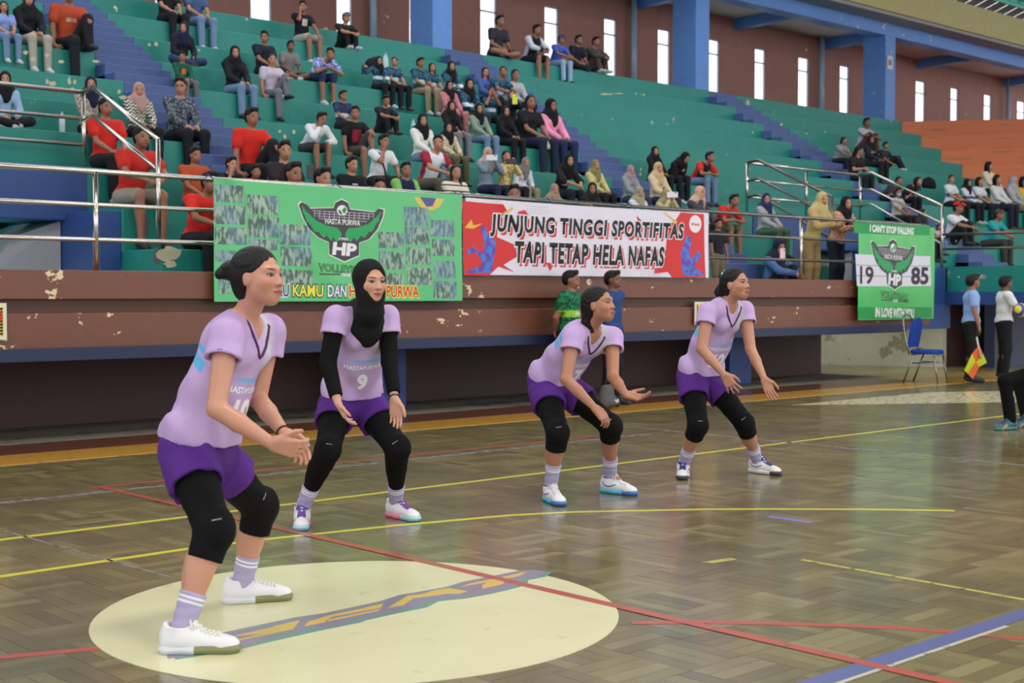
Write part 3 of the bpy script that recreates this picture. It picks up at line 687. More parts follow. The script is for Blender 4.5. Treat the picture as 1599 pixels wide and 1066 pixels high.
# J: dict of joints pelvis, neck, sh/el/wr/ha/hip/kn/an/toe _r,_l ; s scale; f female
def torso(J):
    up = J['neck'] - J['pelvis']; L = np.linalg.norm(up); rt = nrm(nrm(J['sh_r'] - J['sh_l']) + 0.4 * nrm(J['hip_r'] - J['hip_l'])); R = frame(up, rt); return J['pelvis'], R, L
def body_prims(J, s, fem, H, hands='mitt', arm=1.0, detail=False, lg=1.0, foot=True):
    c, R, L = torso(J); u = R[2]; q = L / 0.52; g = 0.94 if fem else 1.0
    P = [ell(c + u * 0.01 * s, (0.150 * s, 0.108 * s, 0.115 * s), R, 0.05), ell(c + u * L * 0.45, (0.118 * g * s, 0.086 * s, 0.16 * s * q), R, 0.05),
         ell(c + u * L * 0.76 - R[1] * 0.005, (0.142 * g * s, 0.098 * s, 0.125 * s * q), R, 0.05),
         cone(J['neck'] - u * 0.05 * s, H.p(0, -0.02, -0.06), 0.052 * s, 0.047 * s, 0.03)]
    if fem: P += [ell(c + u * L * 0.73 + R[1] * 0.062 * s + R[0] * x * 0.062 * s, (0.052 * s, 0.045 * s, 0.052 * s), R, 0.04) for x in (-1, 1)]
    for sd in 'rl':
        sh, el_, wr, ha = J['sh_' + sd], J['el_' + sd], J['wr_' + sd], J['ha_' + sd]
        P += [cone(J['neck'] - u * 0.055 * s, sh, 0.052 * s, 0.050 * s * arm, 0.04), cone(sh, el_, 0.046 * s * arm, 0.035 * s * arm, 0.02), cone(el_, el_ * 0.6 + wr * 0.4, 0.035 * s * arm, 0.034 * s * arm, 0.01),
              cone(el_ * 0.6 + wr * 0.4, wr, 0.034 * s * arm, 0.022 * s, 0.01)]
        if hands == 'mitt':
            d = nrm(ha - wr); lat = nrm(np.cross(d, R[1]) + 1e-3)
            P += [ell(wr + d * 0.045 * s, (0.036 * s, 0.050 * s, 0.019 * s), frame(nrm(np.cross(lat, d)), lat), 0.02)]
            for i in range(4): P.append(cone(wr + d * 0.075 * s + lat * (0.024 - 0.016 * i) * s, wr + d * (0.135 - 0.008 * abs(i - 1.4)) * s + lat * (0.026 - 0.0175 * i) * s - R[1] * 0.004, 0.0095 * s, 0.0075 * s, 0.004))
            P.append(cone(wr + d * 0.03 * s + lat * 0.03 * s, wr + d * 0.085 * s + lat * 0.05 * s, 0.012 * s, 0.009 * s, 0.01))
        hip, kn, an = J['hip_' + sd], J['kn_' + sd], J['an_' + sd]
        bk = nrm(np.cross(nrm(an - kn), J['hip_r'] - J['hip_l'])); bk = -bk if bk @ (J['toe_' + sd] - an) > 0 else bk
        P += [cone(hip, kn, 0.080 * s * lg, 0.052 * s * lg, 0.04), cone(kn, an, 0.050 * s * lg, 0.034 * s, 0.02), ell(kn * 0.68 + an * 0.32 + bk * 0.016 * s, (0.048 * s * lg, 0.048 * s * lg, 0.11 * s), frame(kn - an, J['hip_r'] - J['hip_l'] + 1e-3), 0.03),
              cone(an - nrm(J['toe_' + sd] - an) * 0.02, J['toe_' + sd] if foot else an + (J['toe_' + sd] - an) * 0.4, 0.034 * s if foot else 0.03, 0.022 * s, 0.02)]
    return P + head_prims(H, fem, detail)
def top_prims(J, s, fem, t=0.014, sleeve=0.55, hem=-0.03, loose=1.0):
    c, R, L = torso(J); u = R[2]; q = L / 0.52; g = 0.94 if fem else 1.0; tt = t * s
    P = [ell(c + u * (0.06 + hem) * s, (0.152 * s + tt, 0.112 * s + tt, 0.11 * s), R, 0.06), ell(c + u * L * 0.42, ((0.128 * g * s + tt) * loose, (0.094 * s + tt) * loose, 0.17 * s * q), R, 0.06),
         ell(c + u * L * 0.76 - R[1] * 0.005, (0.142 * g * s + tt, 0.100 * s + tt, 0.128 * s * q), R, 0.05)]
    if fem: P += [ell(c + u * L * 0.73 + R[1] * 0.062 * s + R[0] * x * 0.062 * s, (0.052 * s + tt, 0.045 * s + tt, 0.055 * s), R, 0.05) for x in (-1, 1)]
    for sd in 'rl':
        sh, el_, wr = J['sh_' + sd], J['el_' + sd], J['wr_' + sd]
        P.append(cone(J['neck'] - u * 0.055 * s, sh, 0.052 * s + tt * .6, 0.052 * s + tt * .7, 0.04))
        if sleeve <= 1: P.append(cone(sh, sh + (el_ - sh) * sleeve, 0.050 * s + tt, 0.050 * s + tt, 0.02))
        else:
            P.append(cone(sh, el_, 0.048 * s + tt, 0.040 * s + tt, 0.02)); P.append(cone(el_, el_ + (wr - el_) * (sleeve - 1), 0.040 * s + tt, 0.028 * s + tt, 0.02))
    P.append(cone(J['neck'] + u * 0.01 * s, J['neck'] + u * 0.12 * s, 0.052 * s, 0.075 * s, 0.012, 's'))
    return P
def leg_prims(J, s, t=0.012, to=2.0, to2=None):
    c, R, L = torso(J); u = R[2]; tt = t * s
    P = [ell(c - u * 0.0 * s, (0.150 * s + tt, 0.110 * s + tt, 0.11 * s + tt), R, 0.05)]
    for sd in 'rl':
        hip, kn, an = J['hip_' + sd], J['kn_' + sd], J['an_' + sd]; f = to if to2 is None or sd == 'r' else to2
        if f <= 1: P.append(cone(hip, hip + (kn - hip) * f, 0.082 * s + tt, (0.082 - 0.028 * f) * s + tt * 1.5, 0.04))
        else: P += [cone(hip, kn, 0.080 * s + tt, 0.054 * s + tt, 0.04), cone(kn, kn + (an - kn) * (f - 1), 0.053 * s + tt, 0.043 * s + tt, 0.03)]
    return P
def shoe_prims(an, toe, s=1.0):
    """simple shoe: sole and upper following the foot"""
    d = nrm(toe - an); hl = an - d * 0.035 * s - V(0, 0, 0.035 * s)
    return [cone(hl, toe, 0.040 * s, 0.034 * s, 0.02), cone(an - V(0, 0, 0.02), toe * 0.4 + an * 0.6, 0.040 * s, 0.038 * s, 0.03)]

SKINS = [skin('tan_skin', (176, 126, 100)), skin('brown_skin', (150, 102, 80)), skin('light_tan_skin', (200, 150, 124)), skin('deep_brown_skin', (122, 82, 64))]
HAIR = hair_mat()
def sit_pose(kind, s, look=0.0, pitch=0.0, lean=0.0):
    """joints for a seated figure: seat at z=0, facing -Y, right side is -X"""
    J = {}; m = lambda x, y, z: V(x, y, z) * s
    ln = {'lean': 0.42, 'cross': 0.22, 'hug': 0.25, 'cheek': 0.3, 'down': 0.3}.get(kind, 0.06) + lean
    pv = m(0, 0.02, 0.10); up = V(0, -math.sin(ln), math.cos(ln))
    J['pelvis'] = pv; J['neck'] = pv + up * 0.49 * s
    hx = {'r': -1, 'l': 1}
    for sd in 'rl':
        X = hx[sd]
        J['hip_' + sd] = m(X * 0.085, -0.0, 0.10)
        J['sh_' + sd] = pv + up * 0.43 * s + V(X * 0.165 * s, 0.0, 0)
        if kind in ('cross',):
            J['kn_' + sd] = m(X * 0.31, -0.28, 0.12); J['an_' + sd] = m(-X * 0.05, -0.33 + 0.05 * X, 0.05); J['toe_' + sd] = m(-X * 0.15, -0.32, 0.035)
        elif kind == 'hug' or (kind == 'kneeup' and sd == 'l'):
            J['kn_' + sd] = m(X * 0.11, -0.30, 0.40); J['an_' + sd] = m(X * 0.10, -0.36, 0.065); J['toe_' + sd] = m(X * 0.11, -0.52, 0.03)
        elif kind == 'ext':
            J['kn_' + sd] = m(X * 0.09 + 0.22, -0.28, 0.36); J['an_' + sd] = m(X * 0.07 + 0.5, -0.30, 0.07); J['toe_' + sd] = m(X * 0.07 + 0.62, -0.32, 0.03)
        else:
            J['kn_' + sd] = m(X * 0.12, -0.42, 0.10); J['an_' + sd] = m(X * 0.11, -0.43, -0.34); J['toe_' + sd] = m(X * 0.12, -0.57, -0.405)
    hands = {'sit': (m(-0.08, -0.31, 0.20), m(0.08, -0.32, 0.20)), 'lean': (m(-0.05, -0.47, 0.24), m(0.06, -0.48, 0.22)), 'cross': (m(-0.10, -0.30, 0.17), m(0.10, -0.31, 0.17)),
             'kneeup': (m(-0.24, -0.12, 0.05), m(0.10, -0.40, 0.36)), 'hug': (m(-0.03, -0.44, 0.34), m(0.05, -0.45, 0.32)), 'phone': (m(-0.05, -0.26, 0.60), m(0.07, -0.27, 0.60)),
             'point': (m(-0.50, -0.10, 0.56), m(0.08, -0.32, 0.20)), 'cheek': (m(-0.06, -0.20, 0.58), m(0.10, -0.40, 0.18)), 'down': (m(-0.03, -0.33, 0.30), m(0.05, -0.33, 0.30)),
             'ext': (m(-0.1, -0.30, 0.18), m(0.2, -0.33, 0.36)), 'drink': (m(-0.02, -0.16, 0.66), m(0.12, -0.36, 0.20))}[kind]
    yaw = math.radians(look); f = V(-math.sin(yaw), -math.cos(yaw), math.tan(math.radians(pitch)))
    H = Hd(J['neck'] + up * 0.115 * s + V(0, -0.025, 0.02) * s, head_frame(f), 0.97 * s)
    near = {'cheek': (H.p(0.055, 0.055, -0.15), hands[1]), 'phone': (H.p(0.05, 0.20, -0.13), H.p(-0.06, 0.20, -0.13)), 'drink': (H.p(0.04, 0.13, -0.14), hands[1])}
    for sd, h in zip('rl', near.get(kind, hands)):
        X = hx[sd]; pole = V(X * 0.8, 0.5, -0.9) if kind not in ('lean', 'hug') else V(X * 1.0, 0.2, -0.2)
        if kind in near: pole = V(X * 0.7, -0.2, -1.0)
        el_, wr = ik(J['sh_' + sd], h, 0.255 * s, 0.225 * s, pole); J['el_' + sd] = el_; J['wr_' + sd] = wr
        fd = V(-X * 0.35, -0.5, -0.25) if not (kind == 'phone' or (kind in near and sd == 'r')) else V(-X * 0.1, -0.1, 0.95)
        J['ha_' + sd] = wr + nrm(fd) * 0.08 * s
    return J, H
def stand_pose(kind, s, look=0.0, pitch=0.0):
    J = {}; m = lambda x, y, z: V(x, y, z) * s; ln = 0.30 if kind == 'rail' else 0.02
    pv = m(0, 0.02, 0.90); up = V(0, -math.sin(ln), math.cos(ln)); J['pelvis'] = pv; J['neck'] = pv + up * 0.50 * s
    tg = {'rail': (m(-0.10, -0.44, 1.12), m(0.10, -0.46, 1.12)), 'back': (m(-0.05, 0.17, 0.92), m(0.05, 0.17, 0.92)), 'side': (m(-0.24, -0.06, 0.84), m(0.24, -0.06, 0.84)),
          'ball': (m(-0.07, -0.32, 1.10), m(0.09, -0.32, 1.08)), 'fold': (m(-0.05, -0.2, 1.15), m(0.05, -0.22, 1.1))}[kind]
    for sd, h in zip('rl', tg):
        X = -1 if sd == 'r' else 1
        J['hip_' + sd] = m(X * 0.085, 0.02, 0.88); J['kn_' + sd] = m(X * 0.10, -0.01, 0.48); J['an_' + sd] = m(X * 0.11, 0.03, 0.085); J['toe_' + sd] = m(X * 0.13, -0.13, 0.035)
        J['sh_' + sd] = pv + up * 0.44 * s + V(X * 0.175 * s, 0, 0)
        el_, wr = ik(J['sh_' + sd], h, 0.27 * s, 0.235 * s, V(X * 0.6, 0.9 if kind != 'back' else 0.1, -0.3)); J['el_' + sd] = el_; J['wr_' + sd] = wr
        J['ha_' + sd] = wr + nrm({'rail': V(-X * .5, -.6, -.1), 'ball': V(-X * 0.3, -1, 0)}.get(kind, V(-X * 0.1, -0.1, -1))) * 0.08 * s
    yaw = math.radians(look); f = V(-math.sin(yaw), -math.cos(yaw), math.tan(math.radians(pitch)))
    H = Hd(J['neck'] + up * 0.115 * s + V(0, -0.015, 0.02) * s, head_frame(f), 0.97 * s)
    return J, H
FIG = {}
def figure(label, loc, rz, pose, headkind, topm, botm, sk=0, look=0, pitch=0, sleeve=0.55, legs=2.0, s=1.0, hm=None, shoe=(40, 40, 44), group='spectators on the terraces', fem=None, barefoot=False, h=0.0205, lean=0.0, extra=None):
    fem = (headkind in ('hijab', 'long', 'pony', 'bun', 'tail')) if fem is None else fem
    st = pose in ('rail', 'back', 'side', 'ball', 'fold')
    key = (pose, headkind, fem, look, pitch, sleeve, legs, lean)
    if key not in FIG:
        J, H = stand_pose(pose, 1.0, look, pitch) if st else sit_pose(pose, 1.0, look, pitch, lean)
        T = torso(J); fr = {'hc': (H.c, H.R, H.k)}; frt = {'tc': (T[0], T[1], 1.0)}
        def mk(nm, pr, hh, frames=None, cuts=()):
            pos, q = sdf_mesh(pr, hh, cuts); return np_mesh(nm, pos, q, {k: local(pos, *f) for k, f in (frames or {}).items()})
        parts = [('body', mk('body', body_prims(J, 1.0, fem, H), h, fr))]
        if legs > 0: parts.append(('trousers' if legs > 1 else 'shorts', mk('trousers', leg_prims(J, 1.0, 0.014, legs), 0.026)))
        parts.append(('shirt', mk('shirt', top_prims(J, 1.0, fem, 0.016, sleeve), 0.024, frt)))
        if headkind == 'hijab': parts.append(('headscarf', mk('headscarf', hijab_prims(H, (T[0], T[1]), None, None), 0.016)))
        elif headkind == 'cap': parts += [('hair', mk('hair', hair_prims(H, 'short'), 0.014)), ('cap', mk('cap', [H.e((0, -0.012, 0.066), (0.084, 0.098, 0.062), 0.0), H.t((0, 0.07, 0.052), (0, 0.13, 0.045), 0.045, 0.03, 0.01), H.e((0, 0.0, -0.005), (0.2, 0.2, 0.045), 0.0, 's')], 0.013))]
        else: parts.append(('hair', mk('hair', hair_prims(H, headkind), 0.0155)))
        sh = [p for sd in 'rl' for p in shoe_prims(J['an_' + sd], J['toe_' + sd])]
        for sd in 'rl': parts.append(('shoe', mk('shoe', shoe_prims(J['an_' + sd], J['toe_' + sd]), 0.019)))
        FIG[key] = (parts, J, H)
    parts, J, H = FIG[key]
    e = empty('person', loc, rz, label, 'person', group); e.scale = (s, s, s)
    mats = {'body': SKINS[sk], 'shirt': topm, 'trousers': botm, 'shorts': botm, 'hair': HAIR, 'headscarf': hm, 'cap': hm, 'shoe': plain('shoe_material', shoe, 0.6)}
    for nm, me in parts:
        if nm == 'shoe' and barefoot: continue
        if not me.materials: me.materials.append(mats[nm])
        o = bpy.data.objects.new(nm, me); o.material_slots[0].link = 'OBJECT'; o.material_slots[0].material = mats[nm]; link(o, e)
    e['_h'] = 0; del e['_h']
    return e, J, H
# ------------------------------------------------------------------ spectators
C = lambda *rgb: cloth('fabric', rgb)
BLK, NVY, WHT = (26, 26, 30), (28, 34, 58), (216, 216, 220)
CAMO = pattern('camouflage_jersey', 'camo', (24, 44, 70), (58, 110, 132), (214, 226, 236))
RED = C(206, 44, 36)
CLUB = pattern('club_jersey', 'camo', (28, 34, 66), (60, 70, 110), (220, 220, 230))
TEAM = pattern('white_team_jersey', 'camo', (214, 218, 226), (200, 206, 218), (60, 66, 110))
JEANS, DARK, KHAKI, GREY = C(110, 134, 168), C(30, 31, 36), C(150, 138, 112), C(104, 104, 112)
S_ = []
def sp(hx, hy, pose, head, top, bot, label, sk=0, look=20, sleeve=0.55, legs=2.0, hm=None, row=None, pitch=0, **kw):
    S_.append((hx, hy, pose, head, top, bot, label, sk, look, sleeve, legs, hm, row, pitch, kw))
L2 = 1.95
sp(6, 14, 'sit', 'long', C(130, 152, 214), JEANS, 'long-haired girl in light blue tee and jeans at the top left edge', row=6, r=6)
sp(45, 2, 'sit', 'hijab', C(24, 26, 32), C(168, 160, 148), 'woman in black headscarf and jacket with beige trousers, upper left', sleeve=L2, hm=C(26, 26, 32), row=6)
sp(108, -8, 'kneeup', 'short', C(176, 70, 44), DARK, 'man in rust orange tee leaning back with one knee up', row=6, sk=1, r=6)
sp(8, 124, 'cross', 'hijab', C(150, 178, 214), DARK, 'woman in black headscarf sitting cross-legged behind the left top rail', sleeve=L2, hm=C(24, 24, 28), row=3)
sp(142, 134, 'sit', 'hijab', pattern('patterned_jacket', 'blot', (178, 168, 158), (110, 96, 92)), DARK, 'woman in navy headscarf and patterned beige jacket beside the water bottle', sleeve=L2, hm=C(26, 30, 62), row=3)
sp(166, 168, 'sit', 'short', RED, DARK, 'man in red jersey sitting behind the sloping left handrail', look=0, row=2, sk=1, r=2)
sp(217, 143, 'sit', 'hijab', pattern('zigzag_blouse', 'zig', (208, 204, 194), (66, 58, 52)), DARK, 'woman in dusty pink headscarf and zigzag patterned blouse', sleeve=L2, hm=C(176, 142, 138), row=3)
sp(282, 136, 'sit', 'short', pattern('batik_shirt', 'blot', (56, 66, 80), (120, 126, 136)), DARK, 'man with glasses in dark blue-grey batik shirt', look=40, sleeve=1.9, row=3)
sp(222, 216, 'lean', 'short', C(196, 48, 42), C(148, 140, 128), 'man in red polo leaning forward behind the stair handrail post', look=0, legs=0.9, row=1, sk=1, r=1)
sp(305, 244, 'sit', 'short', C(178, 78, 48), GREY, 'stout boy in rust tee just above the left end of the green banner', look=0, row=1, sk=1)
sp(328, 286, 'lean', 'short', C(214, 46, 40), DARK, 'boy in red jersey half hidden at the left edge of the green banner', look=0, row=0, sk=1)
sp(362, 258, 'cheek', 'short', C(32, 32, 38), DARK, 'small boy with hand on cheek above the green banner', look=0, row=1)
sp(400, 270, 'sit', 'short', C(228, 92, 44), DARK, 'boy with bright orange top peeking over the green banner', look=20, row=0, sk=1)
sp(394, 184, 'kneeup', 'short', RED, DARK, 'man in red jersey with one knee raised on the blue stairs', look=0, row=2, sk=1)
sp(287, 44, 'cross', 'hijab', C(30, 34, 44), C(44, 60, 96), 'woman in navy headscarf and black jacket holding a phone in both hands', sleeve=L2, hm=C(30, 36, 62), row=6, look=40)
sp(285, 92, 'sit', 'short', C(26, 84, 66), GREY, 'toddler in dark green top with orange print in front of a seated woman', row=5, sk=1, look=40, sleeve=1.9, r=5)
sp(262, -25, 'sit', 'short', DARK, DARK, 'person in dark clothes whose legs hang in at the top edge', row=8)
sp(305, -20, 'sit', 'short', C(70, 90, 130), JEANS, 'person in jeans at the top edge left of the first window', row=8)
sp(367, 84, 'sit', 'hijab', C(26, 28, 38), JEANS, 'woman in black headscarf and navy cardigan with blue jeans', sleeve=L2, hm=C(24, 24, 30), row=5)
sp(413, 60, 'sit', 'short', C(30, 36, 54), DARK, 'man in navy polo sitting behind the girl in lavender', row=6, sk=1, look=40)
sp(425, 95, 'kneeup', 'pony', C(196, 182, 204), C(112, 112, 122), 'girl in lavender tee and grey trousers with one leg drawn up', row=5)
sp(454, 72, 'cross', 'short', C(128, 126, 128), C(60, 60, 66), 'man in grey tee with bare crossed legs', legs=0.8, row=6, sk=3)
sp(516, 86, 'lean', 'short', pattern('blue_white_jersey', 'camo', (60, 90, 190), (180, 190, 225), (220, 225, 240)), C(44, 56, 88), 'boy in blue and white jersey sitting alone on a bench edge', row=5, sk=1, look=40, legs=1.2, r=6)
sp(473, 12, 'drink', 'short', C(24, 26, 34), C(170, 168, 158), 'man in black tee with white chest square drinking from a green bottle', legs=0.9, row=8, look=40, sk=1)
sp(541, 28, 'hug', 'cap', C(36, 36, 42), C(26, 26, 32), 'man in grey cap hugging his knees on the top bench', hm=C(120, 120, 130), row=8, look=0)
sp(592, 98, 'point', 'hijab', CAMO, DARK, 'woman in black headscarf and camouflage jersey stretching one arm out', hm=C(22, 22, 26), sleeve=L2, row=6, r=6)
sp(616, 99, 'sit', 'tail', CAMO, DARK, 'girl in camouflage jersey seated beside the woman with an outstretched arm', row=6, look=40, r=6)
sp(657, 100, 'sit', 'short', CAMO, KHAKI, 'man in camouflage jersey and khaki trousers turned to his neighbour', row=6, look=0, sk=1, r=6)
sp(675, 108, 'sit', 'long', CAMO, KHAKI, 'girl in camouflage jersey with loose hair next to the khaki trousers', row=6, r=6)
sp(705, 106, 'sit', 'hijab', CAMO, DARK, 'woman in black headscarf and camouflage jersey, upper row by the blue stairs', hm=C(22, 22, 26), sleeve=L2, row=6, look=20)
sp(702, 136, 'sit', 'hijab', C(190, 120, 128), C(186, 120, 128), 'woman in long black headscarf over a pink dress', hm=C(24, 24, 28), sleeve=L2, row=5)
sp(733, 133, 'sit', 'hijab', CAMO, C(44, 60, 70), 'woman in black headscarf and camouflage jersey sitting behind a sage green blouse', hm=C(22, 22, 26), sleeve=L2, row=5)
sp(758, 115, 'sit', 'long', C(70, 92, 158), DARK, 'girl in denim blue shirt with a fringe and long hair', row=6, sleeve=L2)
sp(786, 113, 'lean', 'tail', CAMO, C(110, 108, 110), 'girl in camouflage jersey leaning forward beside the denim shirt', row=6, look=40, sk=1)
sp(768, 145, 'phone', 'tail', CAMO, DARK, 'girl in camouflage jersey filming with a white phone', row=5, look=40, sk=1)
sp(805, 118, 'sit', 'tail', C(170, 172, 178), DARK, 'girl in light grey hoodie next to the stairs, topmost of the cluster', row=6, look=20, sk=1, sleeve=1.9, dy=0.3, r=6)
sp(800, 150, 'phone', 'long', C(24, 26, 34), DARK, 'girl in black holding up a bright yellow phone', row=5, look=40, sleeve=L2)
sp(705, 168, 'sit', 'hijab', C(30, 30, 34), C(120, 120, 128), 'woman in very long black headscarf above the woman in cream blouse', hm=C(22, 22, 26), sleeve=L2, row=4)
sp(748, 172, 'sit', 'hijab', C(130, 152, 136), JEANS, 'woman in black headscarf, sage green blouse and light jeans', hm=C(22, 22, 26), sleeve=L2, row=4)
sp(790, 176, 'sit', 'hijab', C(24, 24, 32), DARK, 'woman all in black beside the sage green blouse', hm=C(24, 24, 30), sleeve=L2, row=4)
sp(829, 160, 'sit', 'long', C(28, 28, 34), C(34, 40, 66), 'girl with long loose hair in black shirt beside the pink sleeves', row=4, sk=1, r=4)
sp(861, 166, 'sit', 'hijab', C(232, 150, 180), C(38, 46, 84), 'girl in black headscarf with pink sleeves and a white bag', hm=C(24, 24, 28), sleeve=L2, row=4, sk=1, look=0)
sp(660, 190, 'sit', 'hijab', C(222, 222, 216), JEANS, 'woman in black headscarf and loose white blouse', hm=C(22, 22, 26), sleeve=L2, row=3)
sp(700, 202, 'sit', 'hijab', pattern('dotted_cream_blouse', 'blot', (206, 198, 168), (150, 140, 110)), C(96, 92, 70), 'woman in black headscarf and cream patterned blouse', hm=C(22, 22, 26), sleeve=L2, row=3)
sp(684, 224, 'lean', 'short', pattern('white_red_jersey', 'side', (224, 226, 234), (150, 40, 60)), C(92, 88, 72), 'heavy man in white sports jersey with dark patterned sleeves', row=2, look=40, s_=1.05)
sp(503, 186, 'cheek', 'short', C(220, 222, 226), C(60, 56, 60), 'young man in white shirt resting cheek on hand, cross-seated', sleeve=1.9, legs=0.9, row=3, look=0, sk=1, pitch=-15, r=3, lean=0.45)
sp(536, 152, 'sit', 'short', CLUB, DARK, 'young man in navy club jersey sitting behind the white shirt', row=4, look=0, sk=1)
sp(555, 178, 'kneeup', 'short', C(26, 24, 28), C(70, 66, 66), 'man in black tee with large red print and one knee up', row=3, look=40, sk=1, legs=0.9)
sp(603, 157, 'hug', 'short', C(34, 36, 48), DARK, 'young man in dark tee with arms folded over his knees', row=4, look=20, sk=1, pitch=-12)
sp(600, 222, 'cheek', 'short', C(218, 218, 224), DARK, 'man in white tee with a strap across the chest and hand raised', row=2, look=0, sk=1)
sp(445, 236, 'sit', 'short', C(44, 40, 46), DARK, 'boy in dark shirt above the green banner, left of the navy tee', row=1, look=20)
sp(459, 272, 'sit', 'short', C(34, 46, 84), DARK, 'boy in navy tee looking to the side just above the green banner', row=0, look=0, sk=1, r=0)
sp(505, 274, 'sit', 'short', C(122, 148, 138), DARK, 'boy in grey-green tee just above the green banner emblem', row=0, look=0, r=0, dy=0.3)
sp(550, 258, 'sit', 'short', C(26, 26, 30), DARK, 'young man in black hooded sweatshirt with small chest print', row=0, look=0, sleeve=1.9)
sp(592, 294, 'cross', 'short', C(40, 40, 48), DARK, 'boy whose hair and brow only show over the green banner', row=-1, look=20, sk=1)
sp(634, 266, 'sit', 'short', pattern('colourful_club_jersey', 'side', (28, 34, 70), (120, 180, 90)), DARK, 'older man in colourful navy club jersey above the green banner', row=0, look=20, sk=1)
sp(712, 270, 'sit', 'long', pattern('striped_sweater', 'stripe', (216, 208, 190), (40, 38, 42)), DARK, 'woman in cream sweater with dark stripes between the two banners', row=0, look=20, sleeve=1.9)
sp(762, 242, 'phone', 'hijab', C(120, 140, 156), C(38, 44, 72), 'woman in dusty rose headscarf filming with a white phone', hm=C(186, 158, 152), sleeve=L2, row=1, look=20)
sp(791, 246, 'phone', 'tail', pattern('yellow_batik', 'blot', (222, 206, 140), (150, 110, 70)), DARK, 'woman in yellow batik blouse holding up a dark camera', row=1, look=20, sleeve=1.6)
sp(821, 256, 'sit', 'hijab', C(206, 208, 214), C(140, 132, 112), 'woman in grey headscarf and white blouse above the red banner', hm=C(120, 118, 120), sleeve=L2, row=1, look=20)
sp(803, 304, 'sit', 'short', C(60, 60, 66), DARK, 'little boy just above the red banner below the yellow batik blouse', row=-1, look=40, sk=1)
sp(889, 252, 'lean', 'hijab', C(28, 30, 34), C(30, 36, 48), 'woman in black headscarf and black printed tee leaning forward', hm=C(20, 20, 24), sleeve=1.0, row=1, look=20)
sp(866, 298, 'sit', 'hijab', C(146, 124, 110), DARK, 'woman in brown-beige headscarf just above the red banner', hm=C(154, 130, 114), sleeve=L2, row=-1, look=20)
sp(930, 260, 'sit', 'hijab', C(196, 184, 128), DARK, 'woman in olive headscarf and straw-coloured blouse', hm=C(130, 124, 84), sleeve=L2, row=1, look=20)
sp(925, 296, 'sit', 'hijab', C(30, 30, 32), DARK, 'smiling woman in black headscarf just above the red banner', hm=C(28, 28, 30), sleeve=L2, row=-1, look=40, sk=1)
sp(985, 268, 'sit', 'hijab', C(140, 150, 156), C(60, 60, 76), 'woman in grey-mauve headscarf', hm=C(148, 134, 142), sleeve=L2, row=1, look=20)
sp(1023, 238, 'sit', 'hijab', C(24, 24, 28), DARK, 'woman in black behind the beige headscarf', hm=C(20, 20, 24), sleeve=L2, row=2, look=20)
sp(1028, 264, 'sit', 'hijab', C(208, 190, 160), C(44, 50, 78), 'woman in beige headscarf and cream blouse above the red banner', hm=C(196, 170, 128), sleeve=L2, row=1, look=20)
sp(998, 302, 'sit', 'hijab', C(200, 206, 222), C(36, 44, 88), 'woman in sage headscarf with white and navy top at the red banner', hm=C(152, 150, 124), sleeve=L2, row=-1, look=20)
sp(1040, 306, 'phone', 'hijab', C(184, 170, 130), DARK, 'woman in khaki headscarf holding a white phone over the red banner', hm=C(150, 142, 102), sleeve=L2, row=-1, look=20)
sp(1070, 247, 'down', 'hijab', C(24, 24, 28), DARK, 'woman in black looking down at a phone beside a seated man', hm=C(20, 20, 24), sleeve=L2, row=2, look=0, pitch=-30, r=3)
sp(1109, 246, 'lean', 'short', pattern('black_red_jersey', 'side', (30, 28, 32), (200, 50, 44)), JEANS, 'young man in black and red jersey with light jeans', row=2, look=0, sk=1)
sp(1094, 302, 'cheek', 'hijab', C(66, 64, 72), DARK, 'woman in pink-beige headscarf with hand at her mouth near the banner end', hm=C(206, 166, 146), sleeve=L2, row=0, look=0)
sp(1147, 314, 'lean', 'short', C(206, 48, 44), C(96, 100, 72), 'boy in red tee and olive shorts behind the railing', row=0, look=20, sk=1, legs=0.95)
sp(1197, 312, 'sit', 'hijab', C(162, 166, 172), C(70, 96, 80), 'woman in navy headscarf and grey blouse behind the railing', hm=C(34, 44, 92), sleeve=L2, row=0, look=40)
sp(1217, 386, 'hug', 'hijab', C(80, 110, 160), DARK, 'woman in dark navy headscarf crouching low with a phone', hm=C(34, 38, 60), sleeve=L2, row=-2, look=20, pitch=-20)
sp(1354, 192, 'hug', 'short', C(170, 172, 184), C(90, 50, 46), 'boy in pale shirt with folded arms, highest of the right cluster', row=7, look=20, sk=3)
sp(1318, 221, 'lean', 'tail', C(130, 134, 140), DARK, 'girl in grey tee left of the cluster on the right stairs', row=6, look=0, sk=1)
sp(1342, 236, 'down', 'long', C(40, 34, 36), DARK, 'girl with long black hair bending over in the right cluster', row=5, look=0, pitch=-30)
sp(1360, 219, 'sit', 'hijab', C(40, 40, 50), DARK, 'woman in black headscarf with white chest print in the right cluster', hm=C(24, 24, 26), sleeve=L2, row=6, look=20, sk=1)
sp(1383, 229, 'ext', 'short', C(46, 46, 66), C(24, 24, 28), 'boy stretching his black-trousered legs sideways along the bench', row=6, look=20, sk=1)
sp(1404, 283, 'down', 'tail', C(60, 60, 66), DARK, 'girl with hair tied back in dark clothes on the right', row=4, look=20, sk=1, r=3)
sp(1403, 302, 'sit', 'short', C(176, 174, 172), DARK, 'man in grey shirt with a light blue face mask', row=3, look=40, sk=1, r=2)
sp(1434, 284, 'down', 'long', C(36, 36, 44), C(24, 24, 28), 'girl with very long black hair in dark clothes on the right', row=4, look=0, r=3)
sp(1486, 281, 'sit', 'tail', TEAM, DARK, 'girl in white team jersey, first from the left in her row', row=4, look=40)
sp(1511, 287, 'sit', 'hijab', TEAM, DARK, 'woman in black headscarf and white team jersey', hm=C(22, 22, 26), sleeve=L2, row=4, look=0)
sp(1530, 284, 'sit', 'long', TEAM, C(30, 34, 50), 'girl with shoulder-length hair in white team jersey', row=4, look=0)
